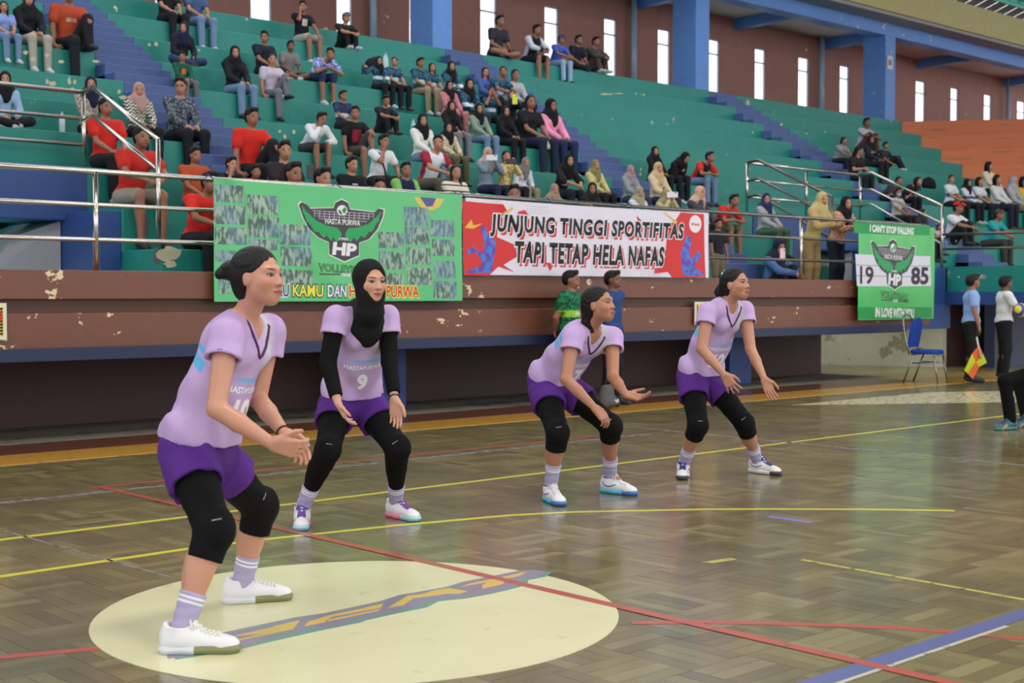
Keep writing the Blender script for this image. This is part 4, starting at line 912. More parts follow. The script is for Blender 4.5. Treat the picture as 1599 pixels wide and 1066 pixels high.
sp(1545, 260, 'sit', 'long', C(214, 206, 186), DARK, 'woman in cream sweater, rearmost on the right', row=5, look=-20, sleeve=1.9)
sp(1558, 281, 'sit', 'long', C(206, 210, 208), C(34, 38, 56), 'woman in off-white long-sleeved top on the right', row=4, look=0, sleeve=1.9)
sp(1583, 284, 'sit', 'hijab', C(168, 168, 172), C(150, 130, 116), 'woman in light grey headscarf near the right edge', hm=C(160, 162, 168), sleeve=L2, row=4, look=0)
sp(1599, 284, 'sit', 'long', C(222, 176, 44), JEANS, 'woman in yellow top cut by the right edge', row=4, look=0, sleeve=1.9)
sp(1441, 335, 'sit', 'hijab', C(46, 44, 54), DARK, 'woman in charcoal headscarf above the small green banner', hm=C(44, 44, 52), sleeve=L2, row=1, look=0)
sp(1466, 356, 'down', 'tail', C(200, 160, 168), JEANS, 'child in pink top beside the railing post', row=0, look=20, sk=1, r=1)
sp(1497, 325, 'hug', 'cap', C(214, 216, 222), C(30, 30, 36), 'man in bright red cap and white tee', hm=C(202, 46, 52), row=2, look=0, sk=1)
sp(1561, 336, 'lean', 'cap', C(44, 156, 168), C(60, 60, 56), 'man in camouflage cap and turquoise tee', hm=C(96, 88, 72), row=2, look=20, sk=1)
# five men on the top bench in front of the windows
TOPM = 'young men on the top bench'
sp(781, 34, 'cross', 'short', C(48, 50, 60), C(60, 56, 58), 'young man in dark polo sitting cross-legged, leftmost on the top bench by the windows', sk=1, look=0, legs=0.8, r=9)
sp(839, 48, 'lean', 'short', pattern('black_white_track_jacket', 'side', (26, 28, 36), (200, 204, 214)), C(40, 40, 48), 'young man in black track jacket with white sleeve stripe on the top bench', sk=1, look=0, sleeve=1.9, legs=0.9, r=9)
sp(877, 63, 'lean', 'cap', C(66, 96, 190), C(150, 176, 206), 'young man in blue tee, pale jeans and dark cap on the top bench', sk=1, look=0, hm=C(70, 80, 120), r=9)
sp(904, 63, 'cross', 'short', C(30, 34, 50), C(26, 28, 36), 'young man in navy tee and black trousers on the top bench', sk=1, look=0, r=9)
sp(931, 66, 'hug', 'short', C(64, 66, 66), C(80, 66, 60), 'young man in grey-green long sleeves, rightmost on the top bench', sk=1, look=0, sleeve=1.9, r=9)
placed = []
def options(hx, hy, pose, look, pitch, kw):
    out = []; l0 = kw.get('lean', 0)
    for ln in ((l0,) if l0 or pose in ('ext', 'drink', 'phone') else (0, 0.3, 0.55)):
        J, H = sit_pose(pose, 1.0, look, pitch, ln)
        for row in range(-1, 10):
            zr = 1.24 if row < 0 else ZR(row); ys = 11.98 if row < 0 else YR(row) + 0.34
            ys += kw.get('dy', 0); p = on_y(hx, hy, ys); s0 = (on_y(hx, hy, ys + H.c[1] * 0.9)[2] - zr) / H.c[2]
            if row >= 0 and pose not in ('cross', 'hug') and s0 < 0.97: ys -= 0.36 * (0.97 - max(s0, 0.5))
            if row in (0, 1) and (2.0 < p[0] < 6.3 or 17.75 < p[0] < 21.6): continue
            if row < 0 and pose in ('sit', 'lean', 'kneeup', 'phone'): continue
            out.append((abs(s0 - kw.get('ts', 0.88)) + 0.25 * (ln - l0), row, s0, ys, zr, p[0], ln, H))
    return sorted(out, key=lambda o: o[:3])
PRINTS = {'white chest square': ((206, 204, 190), 0.11, 0.13, 0.33), 'large red print': ((150, 40, 56), 0.17, 0.20, 0.26), 'small chest print': ((200, 200, 206), 0.09, 0.022, 0.36), 'orange print': ((230, 120, 60), 0.10, 0.12, 0.30), 'white chest print': ((210, 210, 216), 0.15, 0.05, 0.32), 'black printed tee': ((150, 150, 140), 0.16, 0.14, 0.28), 'rust orange tee': ((214, 160, 140), 0.13, 0.05, 0.31)}
def bvh_of(o):
    me = o.data; return BVHTree.FromPolygons([v.co for v in me.vertices], [tuple(p.vertices) for p in me.polygons])
def extras(e, J, H, label):
    shirt = [c for c in e.children if c.name.split('.')[0] == 'shirt'][0]
    for k, (rgb, w_, h_, z) in PRINTS.items():
        if k in label:
            c, R, L = torso(J); b = bvh_of(shirt); v = []; f = []
            for y in range(5):
                for x in range(5):
                    p = c - R[0] * (x / 4 - .5) * w_ + R[2] * (z + (y / 4 - .5) * h_) + R[1] * 0.4; t = b.ray_cast(Vector(p), Vector(-R[1])); v.append(tuple(t[0] + t[1] * 0.003) if t[0] else tuple(p - R[1] * 0.28))
            for y in range(4):
                for x in range(4): f.append((y * 5 + x, y * 5 + x + 1, y * 5 + x + 6, y * 5 + x + 5))
            me = bpy.data.meshes.new('shirt_print'); me.from_pydata(v, [], f); me.materials.append(pattern('shirt_print', 'blot', rgb, tuple(int(x * 0.8) for x in rgb))); link(bpy.data.objects.new('shirt_print', me), e)
    if 'face mask' in label: sdf_obj('face_mask', [H.e((0, 0.055, -0.050), (0.058, 0.048, 0.042), 0.0)], 0.01, plain('light_blue_mask', (120, 180, 214), 0.7), e)
    if 'glasses' in label:
        m = MB()
        for s_ in (-1, 1): m.tube([tuple(H.p(s_ * 0.032 + 0.021 * math.cos(a), 0.094, 0.016 * math.sin(a))) for a in [i * math.pi / 6 for i in range(12)]], 0.0025, 6, True).tube([tuple(H.p(s_ * 0.053, 0.092, 0.003)), tuple(H.p(s_ * 0.075, 0.0, 0.003))], 0.0022, 6)
        m.tube([tuple(H.p(-0.011, 0.095, 0.003)), tuple(H.p(0.011, 0.095, 0.003))], 0.0022, 6).build('glasses', plain('dark_frame', (30, 28, 30), 0.3), e)
    if 'strap across' in label:
        c, R, L = torso(J); b = bvh_of(shirt); pts = []
        for t_ in np.linspace(0, 1, 7):
            p = c + R[0] * (0.10 - 0.2 * t_) + R[2] * (0.46 - 0.36 * t_) + R[1] * 0.4; t = b.ray_cast(Vector(p), Vector(-R[1]))
            if t[0]: pts.append(tuple(t[0] + t[1] * 0.006))
        MB().tube(pts, 0.014, 6).build('bag_strap', plain('black_webbing', (30, 30, 32), 0.8), e)
for (hx, hy, pose, head, top, bot, label, sk, look, sleeve, legs, hm, row_, pitch, kw) in S_:
    opt = options(hx, hy, pose, look, pitch, kw); pick = None
    if 'r' in kw: pick = [o for o in opt if o[1] == kw['r']][0]
    else:
        for o in opt[:6]:
            if 0.68 < o[2] < 1.04 and all(abs(o[5] - q[1]) > 0.30 for q in placed if q[0] == o[1]): pick = o; break
    pick = pick or opt[0]; _, row, s0, ys, zr, X, ln, H = pick; s1 = min(max(s0, 0.45), 1.17)
    p = on_y(hx, hy, ys + H.c[1] * s1); placed.append((row, X))
    e, J_, H_ = figure(label, (p[0] - H.c[0] * s1, ys, zr + 0.005), 0, pose, head, top, bot, sk, look, pitch, sleeve, legs, s1, hm, shoe=random.choice([(36, 36, 40), (190, 190, 190), (70, 60, 56)]), lean=ln)
    extras(e, J_, H_, label)
def stander(hx, hy, Y, zf, rz, pose, head, top, bot, label, sk=0, look=0, sleeve=0.55, legs=2.0, hm=None, group='spectators on the terraces', D=None, pitch=0, shoe=(40, 40, 44)):
    J, H = stand_pose(pose, 1.0, look, pitch)
    p = on_y(hx, hy, Y) if D is None else at(hx, hy, D)
    s1 = (p[2] - zf) / H.c[2]; pass
    c, s_ = math.cos(rz), math.sin(rz); ox, oy = H.c[0] * s1, H.c[1] * s1
    out = figure(label, (p[0] - (ox * c - oy * s_), p[1] - (ox * s_ + oy * c), zf + 0.004), rz, pose, head, top, bot, sk, look, pitch, sleeve, legs, s1, hm, group=group, shoe=shoe)
    if D is not None: out[0].scale = (s1 * 1.13, s1 * 1.1, s1)
    return out
stander(1284, 312, 11.66, 1.24, 0, 'rail', 'hijab', C(184, 160, 108), C(150, 126, 84), 'woman in khaki uniform and beige headscarf leaning on the railing', hm=C(190, 172, 122), sleeve=1.95, look=20)
stander(1322, 318, 11.66, 1.24, 0, 'rail', 'hijab', pattern('peach_batik_tunic', 'blot', (214, 160, 132), (150, 92, 76)), C(34, 38, 60), 'woman in black headscarf and peach batik tunic leaning on the railing', hm=C(24, 24, 28), sleeve=1.95, look=20)
stander(1122, 350, 11.8, 1.24, 0, 'side', 'short', C(40, 44, 52), C(120, 108, 84), 'small child in dark tee standing behind the railing', legs=0.95, sk=1, look=20)
OFF = 'officials beside the court'
CAMG = pattern('green_camouflage_jersey', 'camo', (30, 74, 56), (40, 130, 90), (150, 196, 60))
GM = stander(893, 437, None, 0, 0.45, 'back', 'short', CAMG, DARK, 'man in green camouflage jersey standing with hands behind his back', D=15.5, group=OFF, sk=1, look=0)
stander(958, 437, None, 0, 0.3, 'back', 'short', C(44, 72, 128), DARK, 'man in navy jersey standing with arms behind his back', D=15.8, group=OFF, sk=3, look=0)
LJ = stander(1520, 440, None, 0, 0.62, 'side', 'short', C(140, 170, 222), C(28, 28, 32), 'line judge in light blue tee holding a checkered flag', D=20.0, group=OFF, sk=1, look=-20)
BM = stander(1571, 442, None, 0, 0.75, 'ball', 'short', C(222, 222, 228), C(28, 28, 32), 'man in white tee holding a yellow volleyball', D=20.9, group=OFF, sk=3, look=-20)
# ------------------------------------------------------------------ text and flat print
def text_polys(s, bold=0.0, shear=0.0, spacing=1.0):
    cu = bpy.data.curves.new('t', 'FONT'); cu.body = s; cu.size = 1; cu.offset = bold; cu.shear = shear; cu.space_character = spacing
    cu.align_x = 'CENTER'; cu.resolution_u = 3
    o = bpy.data.objects.new('t', cu); me = bpy.data.meshes.new_from_object(o)
    v = np.array([x.co[:2] for x in me.vertices]); f = [tuple(p.vertices) for p in me.polygons]
    bpy.data.objects.remove(o); bpy.data.curves.remove(cu); bpy.data.meshes.remove(me); return v, f
def subdiv(v2, f, maxlen):
    bm = bmesh.new(); vs = [bm.verts.new((x, y, 0)) for x, y in v2]
    for q in f:
        try: bm.faces.new([vs[i] for i in q])
        except ValueError: pass
    bmesh.ops.triangulate(bm, faces=bm.faces[:])
    for _ in range(5):
        e = [e for e in bm.edges if e.calc_length() > maxlen]
        if not e: break
        bmesh.ops.subdivide_edges(bm, edges=e, cuts=1); bmesh.ops.triangulate(bm, faces=[q for q in bm.faces if len(q.verts) > 3])
    bm.verts.index_update(); v = [tuple(x.co[:2]) for x in bm.verts]; fo = [tuple(x.index for x in q.verts) for q in bm.faces]; bm.free(); return v, fo
def mapped(name, v2, f, fn, mat, parent, smooth=True):
    me = bpy.data.meshes.new(name); me.from_pydata([tuple(fn(x, y)) for x, y in v2], [], f); me.materials.append(mat)
    if smooth: me.polygons.foreach_set('use_smooth', [True] * len(me.polygons))
    return link(bpy.data.objects.new(name, me), parent)
def ink(rgb): return plain('print_ink', rgb, 0.45, var=0.02, spec=0.3)
class Banner:
    def __init__(s, label, x0, x1, z0, z1, Y, mat, seed, folds):
        s.Y, s.x0, s.x1, s.z0, s.z1 = Y, x0, x1, z0, z1; s.folds = folds; s.ph = seed
        s.e = empty('banner', (x0, Y, z0), 0, label, 'banner'); nx, nz = int((x1 - x0) / 0.04), int((z1 - z0) / 0.04)
        v = []; f = []
        for k in (0, 1):
            for j in range(nz + 1):
                for i in range(nx + 1): v.append(tuple(s.m(x0 + (x1 - x0) * i / nx, z0 + (z1 - z0) * j / nz, -k)))
        n = (nx + 1) * (nz + 1)
        for j in range(nz):
            for i in range(nx):
                a = j * (nx + 1) + i; f += [(a, a + 1, a + nx + 2, a + nx + 1), (n + a + nx + 1, n + a + nx + 2, n + a + 1, n + a)]
        me = bpy.data.meshes.new('banner_cloth'); me.from_pydata(v, [], f); me.materials.append(mat); me.polygons.foreach_set('use_smooth', [True] * len(me.polygons))
        link(bpy.data.objects.new('banner_cloth', me), s.e)
    def w(s, x, z):
        t = (z - s.z0) / (s.z1 - s.z0); xx = x - s.x0; y = 0
        for (cx, amp, slope, wd) in s.folds:
            d = (xx - cx - slope * (1 - t)) / wd; y += amp * math.exp(-d * d) * (0.4 + 0.6 * t)
        return y + 0.004 * math.sin(5 * xx + s.ph + 2 * t) + 0.003 * math.sin(11 * xx - 6 * t)
    def m(s, x, z, layer):
        sag = 0.012 * math.sin(math.pi * (x - s.x0) / (s.x1 - s.x0)) * (z - s.z0) / (s.z1 - s.z0)
        return (x - s.x0, -s.w(x, z) - layer * 0.0012, z - s.z0 - sag)
    def poly(s, name, pts, layer, rgb, mat=None, ml=0.05):
        vs = []; fs = []
        for p in pts:
            n = len(vs); vs += list(p)
            for tri in tessellate_polygon([[Vector((x, y, 0)) for x, y in p]]): fs.append(tuple(n + i for i in tri))
        v, f = subdiv(vs, fs, ml); return mapped(name, v, f, lambda x, z: s.m(x, z, layer), mat or ink(rgb), s.e)
    def px(s, pts): return [(lambda q: (q[0], q[2]))(on_y(x, y, s.Y)) for x, y in pts]
    def text(s, name, st, pa, pb, h, layer, rgb, bold=0.0, shear=0.0, spc=1.0, grow=0.0, dx=0, dz=0, mat=None):
        """text whose centre line runs from pixel pa to pixel pb, height h metres"""
        a, b = s.px([pa, pb]); v, f = text_polys(st, bold, shear, spc); v0, _ = (v, f) if not bold else text_polys(st, 0.0, shear, spc)
        c = (v0.min(0) + v0.max(0)) / 2; sz = v0.max(0) - v0.min(0); W = b[0] - a[0]; kx, ky = W / sz[0], h / sz[1]; sl = (b[1] - a[1]) / W
        P = [((x - c[0]) * kx + (a[0] + b[0]) / 2 + dx, (y - c[1]) * ky + (a[1] + b[1]) / 2 + (x - c[0]) * kx * sl + dz) for x, y in v]
        vv, ff = subdiv(P, f, 0.05); return mapped(name, vv, ff, lambda x, z: s.m(x, z, layer), mat or ink(rgb), s.e)
def glossy_vinyl(name, rgb): return plain(name, rgb, 0.28, var=0.05, sc=2, spec=0.5)
def emblem(B, T, k=1.0):
    """winged shield; T maps design coordinates (1000 wide) to pixels"""
    P = lambda pts: B.px([T(x, y) for x, y in pts])
    out = [(605, 212), (622, 196), (650, 212), (668, 234), (800, 230), (808, 200), (845, 182), (882, 200), (893, 238), (1035, 254), (1058, 232), (1088, 240), (1082, 282), (1052, 350), (1002, 408), (945, 428), (945, 500), (862, 535), (778, 495), (775, 425), (715, 398), (660, 348), (630, 290)]
    cx, cy = 845, 350
    B.poly('emblem_outline', [P([(cx + (x - cx) * 1.03, cy + (y - cy) * 1.04) for x, y in out])], 1, (206, 226, 206))
    B.poly('emblem_backing', [P(out)], 2, (72, 66, 78))
    for nm, ps in (('emblem_wing', [(622, 214), (640, 244), (700, 302), (760, 330), (822, 344), (846, 376), (838, 412), (815, 424), (800, 396), (790, 420), (760, 386), (745, 402), (715, 366), (690, 366), (672, 330), (645, 304), (640, 280), (625, 250)]),
                   ('emblem_wing', [(1074, 250), (1050, 276), (1000, 320), (940, 340), (882, 346), (864, 380), (874, 414), (898, 424), (912, 398), (930, 420), (955, 388), (975, 402), (1000, 368), (1024, 362), (1040, 326), (1062, 300), (1062, 280), (1074, 262)])):
        B.poly(nm, [P(ps)], 3, (44, 160, 92))
    B.poly('emblem_net', [P([(690 + i * 28, 243 + i * 1.6), (692.5 + i * 28, 243 + i * 1.6), (692.5 + i * 28, 286 + (i - 6) * 0.6 + 4 * (6 - abs(i - 6))), (690 + i * 28, 286 + (i - 6) * 0.6 + 4 * (6 - abs(i - 6)))]) for i in range(13)] +
           [P([(680 + j * 12, 244 + j * 15), (1030 - j * 14, 262 + j * 15), (1030 - j * 14, 264.5 + j * 15), (680 + j * 12, 246.5 + j * 15)]) for j in range(4)], 3, (206, 200, 214))
    cir = lambda x, y, r, n=20: P([(x + r * math.cos(a), y + r * math.sin(a)) for a in [2 * math.pi * i / n for i in range(n)]])
    B.poly('emblem_ball', [cir(847, 243, 30)], 4, (222, 228, 222)); B.poly('emblem_ball_panel', [P([(828, 238), (842, 248), (850, 270), (838, 266), (824, 252)]), P([(846, 240), (866, 222), (872, 240), (862, 262), (852, 256)])], 5, (40, 140, 84))
    B.text('lettering', 'HASTA PURWA', T(752, 304), T(948, 318), 0.052 * k, 5, (222, 226, 226), 0.02)
    B.text('lettering', '1985', T(832, 406), T(880, 408), 0.026 * k, 5, (216, 216, 220), 0.03)
    B.text('lettering', 'HP', T(797, 460), T(925, 472), 0.115 * k, 4, (226, 226, 232), 0.05, 0.1)
    B.text('lettering', 'VOLLEYBALL', T(716, 568), T(1010, 592), 0.075 * k, 2, (52, 52, 56), 0.045); B.text('lettering', 'VOLLEYBALL', T(716, 568), T(1010, 592), 0.075 * k, 3, (92, 170, 100), -0.004)
    B.poly('underline', [P([(720, 604), (838, 606), (838, 614), (720, 612)]), P([(902, 612), (1008, 618), (1008, 626), (902, 620)])], 2, (86, 60, 84)); B.text('lettering', 'CLUB', T(846, 610), T(896, 614), 0.03 * k, 2, (226, 226, 230), 0.05)
tA = lambda x, y: (300 + x / 3.634, 260 + y / 3.634)
G = Banner('large green club banner with photo collage and winged HP emblem', 6.53, 9.58, 1.235, 2.385, 11.22, glossy_vinyl('green_vinyl', (84, 186, 116)), 0.3, [(0.2, 0.02, 1.4, 0.12), (2.95, 0.015, -0.3, 0.1), (1.4, 0.012, 0.8, 0.3)])
emblem(G, tA)
coll = NT('team_photo_print'); cp = coll.pos(); z_ = coll.xyz(cp)[2]
n1 = coll.noise(28, coll.vmul(cp, (1, 1, 0.35)), 4); n2 = coll.noise(3.0, cp, 1)
cc = coll.mix(coll.step(n1, 0.42, 0.58), lin((70, 96, 88)), lin((150, 176, 160))); cc = coll.mix(coll.step(n2, 0.45, 0.6), cc, coll.mix(0.45, cc, lin((96, 140, 170))))
COLL = coll.done(cc, 0.4)
for (x0, y0, x1, y1) in ((125, 100, 290, 200), (120, 215, 302, 325), (128, 340, 310, 440), (130, 470, 250, 540), (150, 640, 215, 720), (310, 155, 488, 268), (316, 278, 492, 398), (322, 408, 492, 470), (500, 322, 670, 440), (504, 450, 676, 560), (508, 580, 684, 668), (1056, 365, 1198, 458), (1058, 475, 1205, 580), (1100, 600, 1200, 672), (1200, 222, 1340, 330), (1204, 335, 1344, 440), (1215, 455, 1350, 552), (1220, 568, 1358, 668), (1352, 300, 1485, 396), (1360, 410, 1490, 505), (1372, 530, 1495, 630), (1368, 645, 1500, 745)):
    G.poly('team_photo', [G.px([tA(x0, y0), tA(x1, y0 + 8), tA(x1, y1 + 4), tA(x0, y1)])], 1, None, COLL)
G.poly('ball_print', [G.px([tA(1258, 168), tA(1430, 182), tA(1405, 225), tA(1360, 248), tA(1300, 230), tA(1270, 196)])], 1, (214, 190, 90)); G.poly('ball_print', [G.px([tA(1290, 170), tA(1385, 178), tA(1365, 222), tA(1330, 225)])], 2, (84, 88, 150))
for st, xa, xb, c1, c0 in (('AKU', 440, 548, (70, 50, 150), (226, 226, 236)), ('KAMU', 572, 742, (232, 222, 60), (60, 50, 90)), ('DAN', 768, 870, (226, 228, 240), (60, 60, 100)), ('HASTA', 890, 1084, (206, 54, 50), (236, 220, 110)), ('PURWA', 1104, 1284, (206, 54, 50), (236, 220, 110))):
    ya = 700 + (xa - 440) * 0.012; G.text('lettering', st, tA(xa, ya), tA(xb, ya + 3), 0.115, 2, c0, 0.085); G.text('lettering', st, tA(xa, ya), tA(xb, ya + 3), 0.115, 3, c1, 0.02)
# red and white banner
tB = lambda x, y: (700 + x / 3.807, 290 + y / 3.807)
R_ = Banner('white and red banner with two lines of black slogan lettering', 9.66, 13.82, 1.52, 2.36, 11.25, glossy_vinyl('white_vinyl', (214, 210, 226)), 1.1, [(0.5, 0.02, 0.9, 0.1), (2.3, 0.008, 0.2, 0.4)])
RDK = (206, 52, 54)
R_.poly('red_shape', [R_.px([tB(80, 90), tB(320, 108), tB(345, 150), tB(300, 200), tB(260, 290), tB(400, 350), tB(410, 420), tB(330, 470), tB(395, 515), tB(300, 480), tB(240, 535), tB(90, 530)]), R_.px([tB(1380, 155), tB(1520, 168), tB(1528, 545), tB(1330, 545), tB(1285, 480), tB(1290, 420), tB(1300, 240), tB(1350, 200)]),
      R_.px([tB(415, 150), tB(455, 140), tB(478, 170), tB(450, 200), tB(440, 235), tB(425, 200), tB(400, 180)]), R_.px([tB(1120, 172), tB(1150, 205), tB(1125, 212)]), R_.px([tB(575, 455), tB(625, 460), tB(600, 508)]), R_.px([tB(1225, 490), tB(1310, 480), tB(1320, 510), tB(1225, 522)])], 1, RDK)
R_.poly('yellow_stroke', [R_.px([tB(310, 168), tB(375, 122), tB(385, 135), tB(330, 168)]), R_.px([tB(1272, 150), tB(1290, 158), tB(1362, 214), tB(1345, 218)]), R_.px([tB(95, 250), tB(135, 200), tB(150, 235), tB(205, 222), tB(150, 255)])], 2, (224, 180, 70))
vt = NT('violet_blue_print'); vp = vt.pos(); VB = vt.done(vt.mix(vt.step(vt.noise(12, vp, 3), 0.42, 0.58), lin((40, 120, 214)), lin((96, 50, 160))), 0.4)
fig_l = [(190, 240), (215, 235), (235, 290), (275, 320), (282, 380), (268, 440), (255, 515), (110, 520), (120, 500), (180, 480), (205, 455), (165, 400), (112, 405), (115, 380), (150, 358), (165, 380), (205, 400), (215, 330), (205, 290)]
fig_r = [(1415, 300), (1440, 295), (1440, 340), (1428, 400), (1440, 440), (1470, 400), (1480, 380), (1505, 420), (1480, 440), (1465, 480), (1500, 512), (1525, 535), (1400, 535), (1385, 480), (1380, 400), (1400, 340)]
for fp in (fig_l, fig_r): R_.poly('player_silhouette', [R_.px([tB(*p) for p in fp])], 2, None, VB)
for st, a, b, hh in (('JUNJUNG TINGGI SPORTIFITAS', (252, 232), (1395, 282), 0.235), ('TAPI TETAP HELA NAFAS', (400, 392), (1280, 420), 0.225)):
    R_.text('lettering', st, tB(*a), tB(*b), hh, 2, RDK, 0.05, 0.12, 1.13, dx=0.035, dz=-0.035); R_.text('lettering', st, tB(*a), tB(*b), hh, 3, (226, 224, 234), 0.095, 0.12, 1.13); R_.text('lettering', st, tB(*a), tB(*b), hh, 4, (26, 24, 30), 0.045, 0.12, 1.13)
R_.poly('round_badge', [R_.px([(lambda a: tB(1468 + 36 * math.cos(a), 226 + 52 * math.sin(a)))(2 * math.pi * i / 24) for i in range(24)])], 2, (228, 222, 232)); R_.text('lettering', 'PWI', tB(1446, 228), tB(1490, 232), 0.035, 3, RDK, 0.03)
for (x0, y0, c, rws) in ((470, 118, 9, 4), (1145, 492, 9, 4)):
    R_.poly('halftone_dots', [R_.px([tB(x0 + i * 15 + 5 * math.cos(a) * 0.6, y0 + j * 14 + i * .5 + 3 * math.sin(a)) for a in (0, 1.57, 3.14, 4.71)]) for i in range(c) for j in range(rws)], 1, (120, 100, 160))
# small green and white banner
tC = lambda x, y: (1310 + x / 5.924, 330 + y / 5.924)
S3 = Banner('small green and white club banner reading 19 85 on the brown wall', 17.2, 19.32, 0.925, 2.355, 11.2, glossy_vinyl('deep_green_vinyl', (66, 182, 92)), 2.0, [(0.3, 0.018, 0.5, 0.2), (1.9, 0.012, -0.2, 0.2)])
S3.poly('white_band', [S3.px([tC(148, 395), tC(840, 412), tC(850, 688), tC(166, 690)])], 1, (214, 212, 228)); S3.poly('dark_band', [S3.px([tC(138, 95), tC(832, 125), tC(832, 218), tC(140, 200)]), S3.px([tC(172, 885), tC(860, 885), tC(862, 984), tC(176, 998)])], 1, (36, 150, 76))
S3.poly('green_stripe', [S3.px([tC(155, 492), tC(842, 500), tC(842, 506), tC(155, 498)]), S3.px([tC(160, 590), tC(846, 598), tC(846, 604), tC(160, 597)])], 2, (80, 160, 100))
k3 = 0.9
emblem(S3, lambda x, y: tC(290 + (x - 605) * 0.86, 250 + (y - 182) * 1.33), 1.35)
S3.text('lettering', "I CAN'T STOP FALLING", tC(280, 150), tC(692, 178), 0.10, 2, (226, 226, 230), 0.05, 0.05); S3.text('lettering', 'IN LOVE WITH YOU', tC(340, 932), tC(692, 942), 0.13, 2, (226, 226, 230), 0.05, 0.05)
S3.text('lettering', '19', tC(198, 586), tC(312, 590), 0.25, 3, (50, 46, 58), 0.025); S3.text('lettering', '85', tC(672, 592), tC(820, 594), 0.25, 3, (50, 46, 58), 0.035)
for (bn, xs) in ((G, (6.55, 8.0, 9.56)), (R_, (9.68, 11.0, 12.4, 13.8)), (S3, (17.22, 19.3))):
    for x in xs: MB().tube([(x - bn.x0, 0.0, bn.z1 - bn.z0 - 0.02), (x - bn.x0, 11.36 - bn.Y, 0.045 + 2.39 - bn.z0), (x - bn.x0 + 0.02, 11.40 - bn.Y, 2.36 - bn.z0)], 0.006, 6).build('tie_cord', plain('blue_cord', (40, 60, 120), 0.7), bn.e)
# warning signs on the brown wall, paper on the pillar
def sign(label, pxa, pxb, Y):
    a, b = on_y(*pxa, Y), on_y(*pxb, Y); w_, h_ = b[0] - a[0], a[2] - b[2]
    e = empty('sign', (a[0], Y, b[2]), 0, label, 'sign')
    MB().box((0, -0.012, 0), (w_, 0, h_)).build('board', plain('white_board', (216, 214, 200), 0.5), e); MB().box((0.03, -0.016, 0.03), (w_ - 0.03, -0.011, h_ - 0.03)).build('yellow_field', plain('yellow_print', (236, 208, 50), 0.5), e)
    m = MB()
    for i in range(9):
        t = 0.04 + i * (h_ - 0.1) / 8; m.box((0.035, -0.018, t), (0.06, -0.015, t + 0.02)).box((w_ - 0.06, -0.018, t), (w_ - 0.035, -0.015, t + 0.02))
    m.build('hazard_border', plain('black_print', (30, 30, 30), 0.5), e)
    c = (w_ / 2, h_ * 0.64); r = min(w_, h_) * 0.27
    MB().tube([(c[0] + r * math.cos(a_), -0.019, c[1] + r * math.sin(a_)) for a_ in [i * math.pi / 12 for i in range(24)]], 0.009, 6, True).build('ban_ring', plain('red_print', (206, 50, 40), 0.5), e, True)
    MB().tube([(c[0] - r * .7, -0.019, c[1] + r * .7), (c[0] + r * .7, -0.019, c[1] - r * .7)], 0.008, 6).build('ban_bar', plain('red_print', (206, 50, 40), 0.5), e)
    MB().box((c[0] - r * .7, -0.0175, c[1] - 0.008), (c[0] + r * .7, -0.015, c[1] + 0.008)).build('cigarette', plain('black_print', (30, 30, 30), 0.5), e)
sign('yellow no-smoking sign on the brown wall behind the rightmost player', (1084, 471), (1122, 506), 11.28)
sign('yellow warning sign on the brown wall at the left edge', (-30, 473), (10, 530), 11.28)
pp_ = on_y(1389, 98, 19.4); e = empty('paper_notice', (pp_[0] - 0.1, 19.4, pp_[2] - 0.16), 0, 'white paper notice stuck on the rightmost blue pillar', 'notice')
MB().box((0, 0, 0), (0.26, 0.012, 0.34)).build('paper', plain('white_paper', (210, 206, 206), 0.7), e); MB().box((0.05, -0.003, 0.1), (0.12, 0.001, 0.24)).box((0.14, -0.003, 0.1), (0.2, 0.001, 0.24)).build('print', plain('grey_print', (120, 116, 124), 0.7), e)

# ------------------------------------------------------------------ the players
def cv(r, u, f): return V(r * RX + f * FX, r * RY + f * FY, u)
def hand_prims(wr, d, n, right, curl, s=1.0, spread=0.0):
    d = nrm(d); n = nrm(n - d * (n @ d)); lat = np.cross(d, n) * (1 if right else -1); P = []
    for i in range(4):
        o = (0.030, 0.0105, -0.0095, -0.0285)[i] * s; L = (0.070, 0.078, 0.072, 0.056)[i] * s; r = (0.0088, 0.009, 0.0085, 0.0075)[i] * s
        kn = wr + d * (0.088, 0.091, 0.086, 0.079)[i] * s + lat * o
        P.append(cone(wr + lat * o * 0.55 + d * 0.012 * s, kn, 0.0150 * s, 0.0115 * s, 0.012))
        a = 0; p = kn; sp = (0.8, 0.2, -0.3, -0.9)[i] * spread
        for t, cc in ((0.45, 0.35), (0.30, 0.5), (0.25, 0.35)):
            a += curl * cc * (1 + 0.12 * i); q = p + (d * math.cos(a) + n * math.sin(a) + lat * sp) * L * t
            P.append(cone(p, q, r, r * 0.93, 0.003)); p = q; r *= 0.93
    b = wr + d * 0.020 * s + lat * 0.018 * s; m1 = b + nrm(d * 0.7 + lat * 0.75 + n * 0.25) * 0.042 * s; m2 = m1 + nrm(d * 0.9 + lat * 0.35 + n * 0.35 * curl) * 0.034 * s; m3 = m2 + nrm(d * 0.95 + lat * 0.1 + n * 0.5 * curl) * 0.026 * s
    return P + [cone(b, m1, 0.0165 * s, 0.0115 * s, 0.012), cone(m1, m2, 0.011 * s, 0.0095 * s, 0.004), cone(m2, m3, 0.0095 * s, 0.0075 * s, 0.003)]
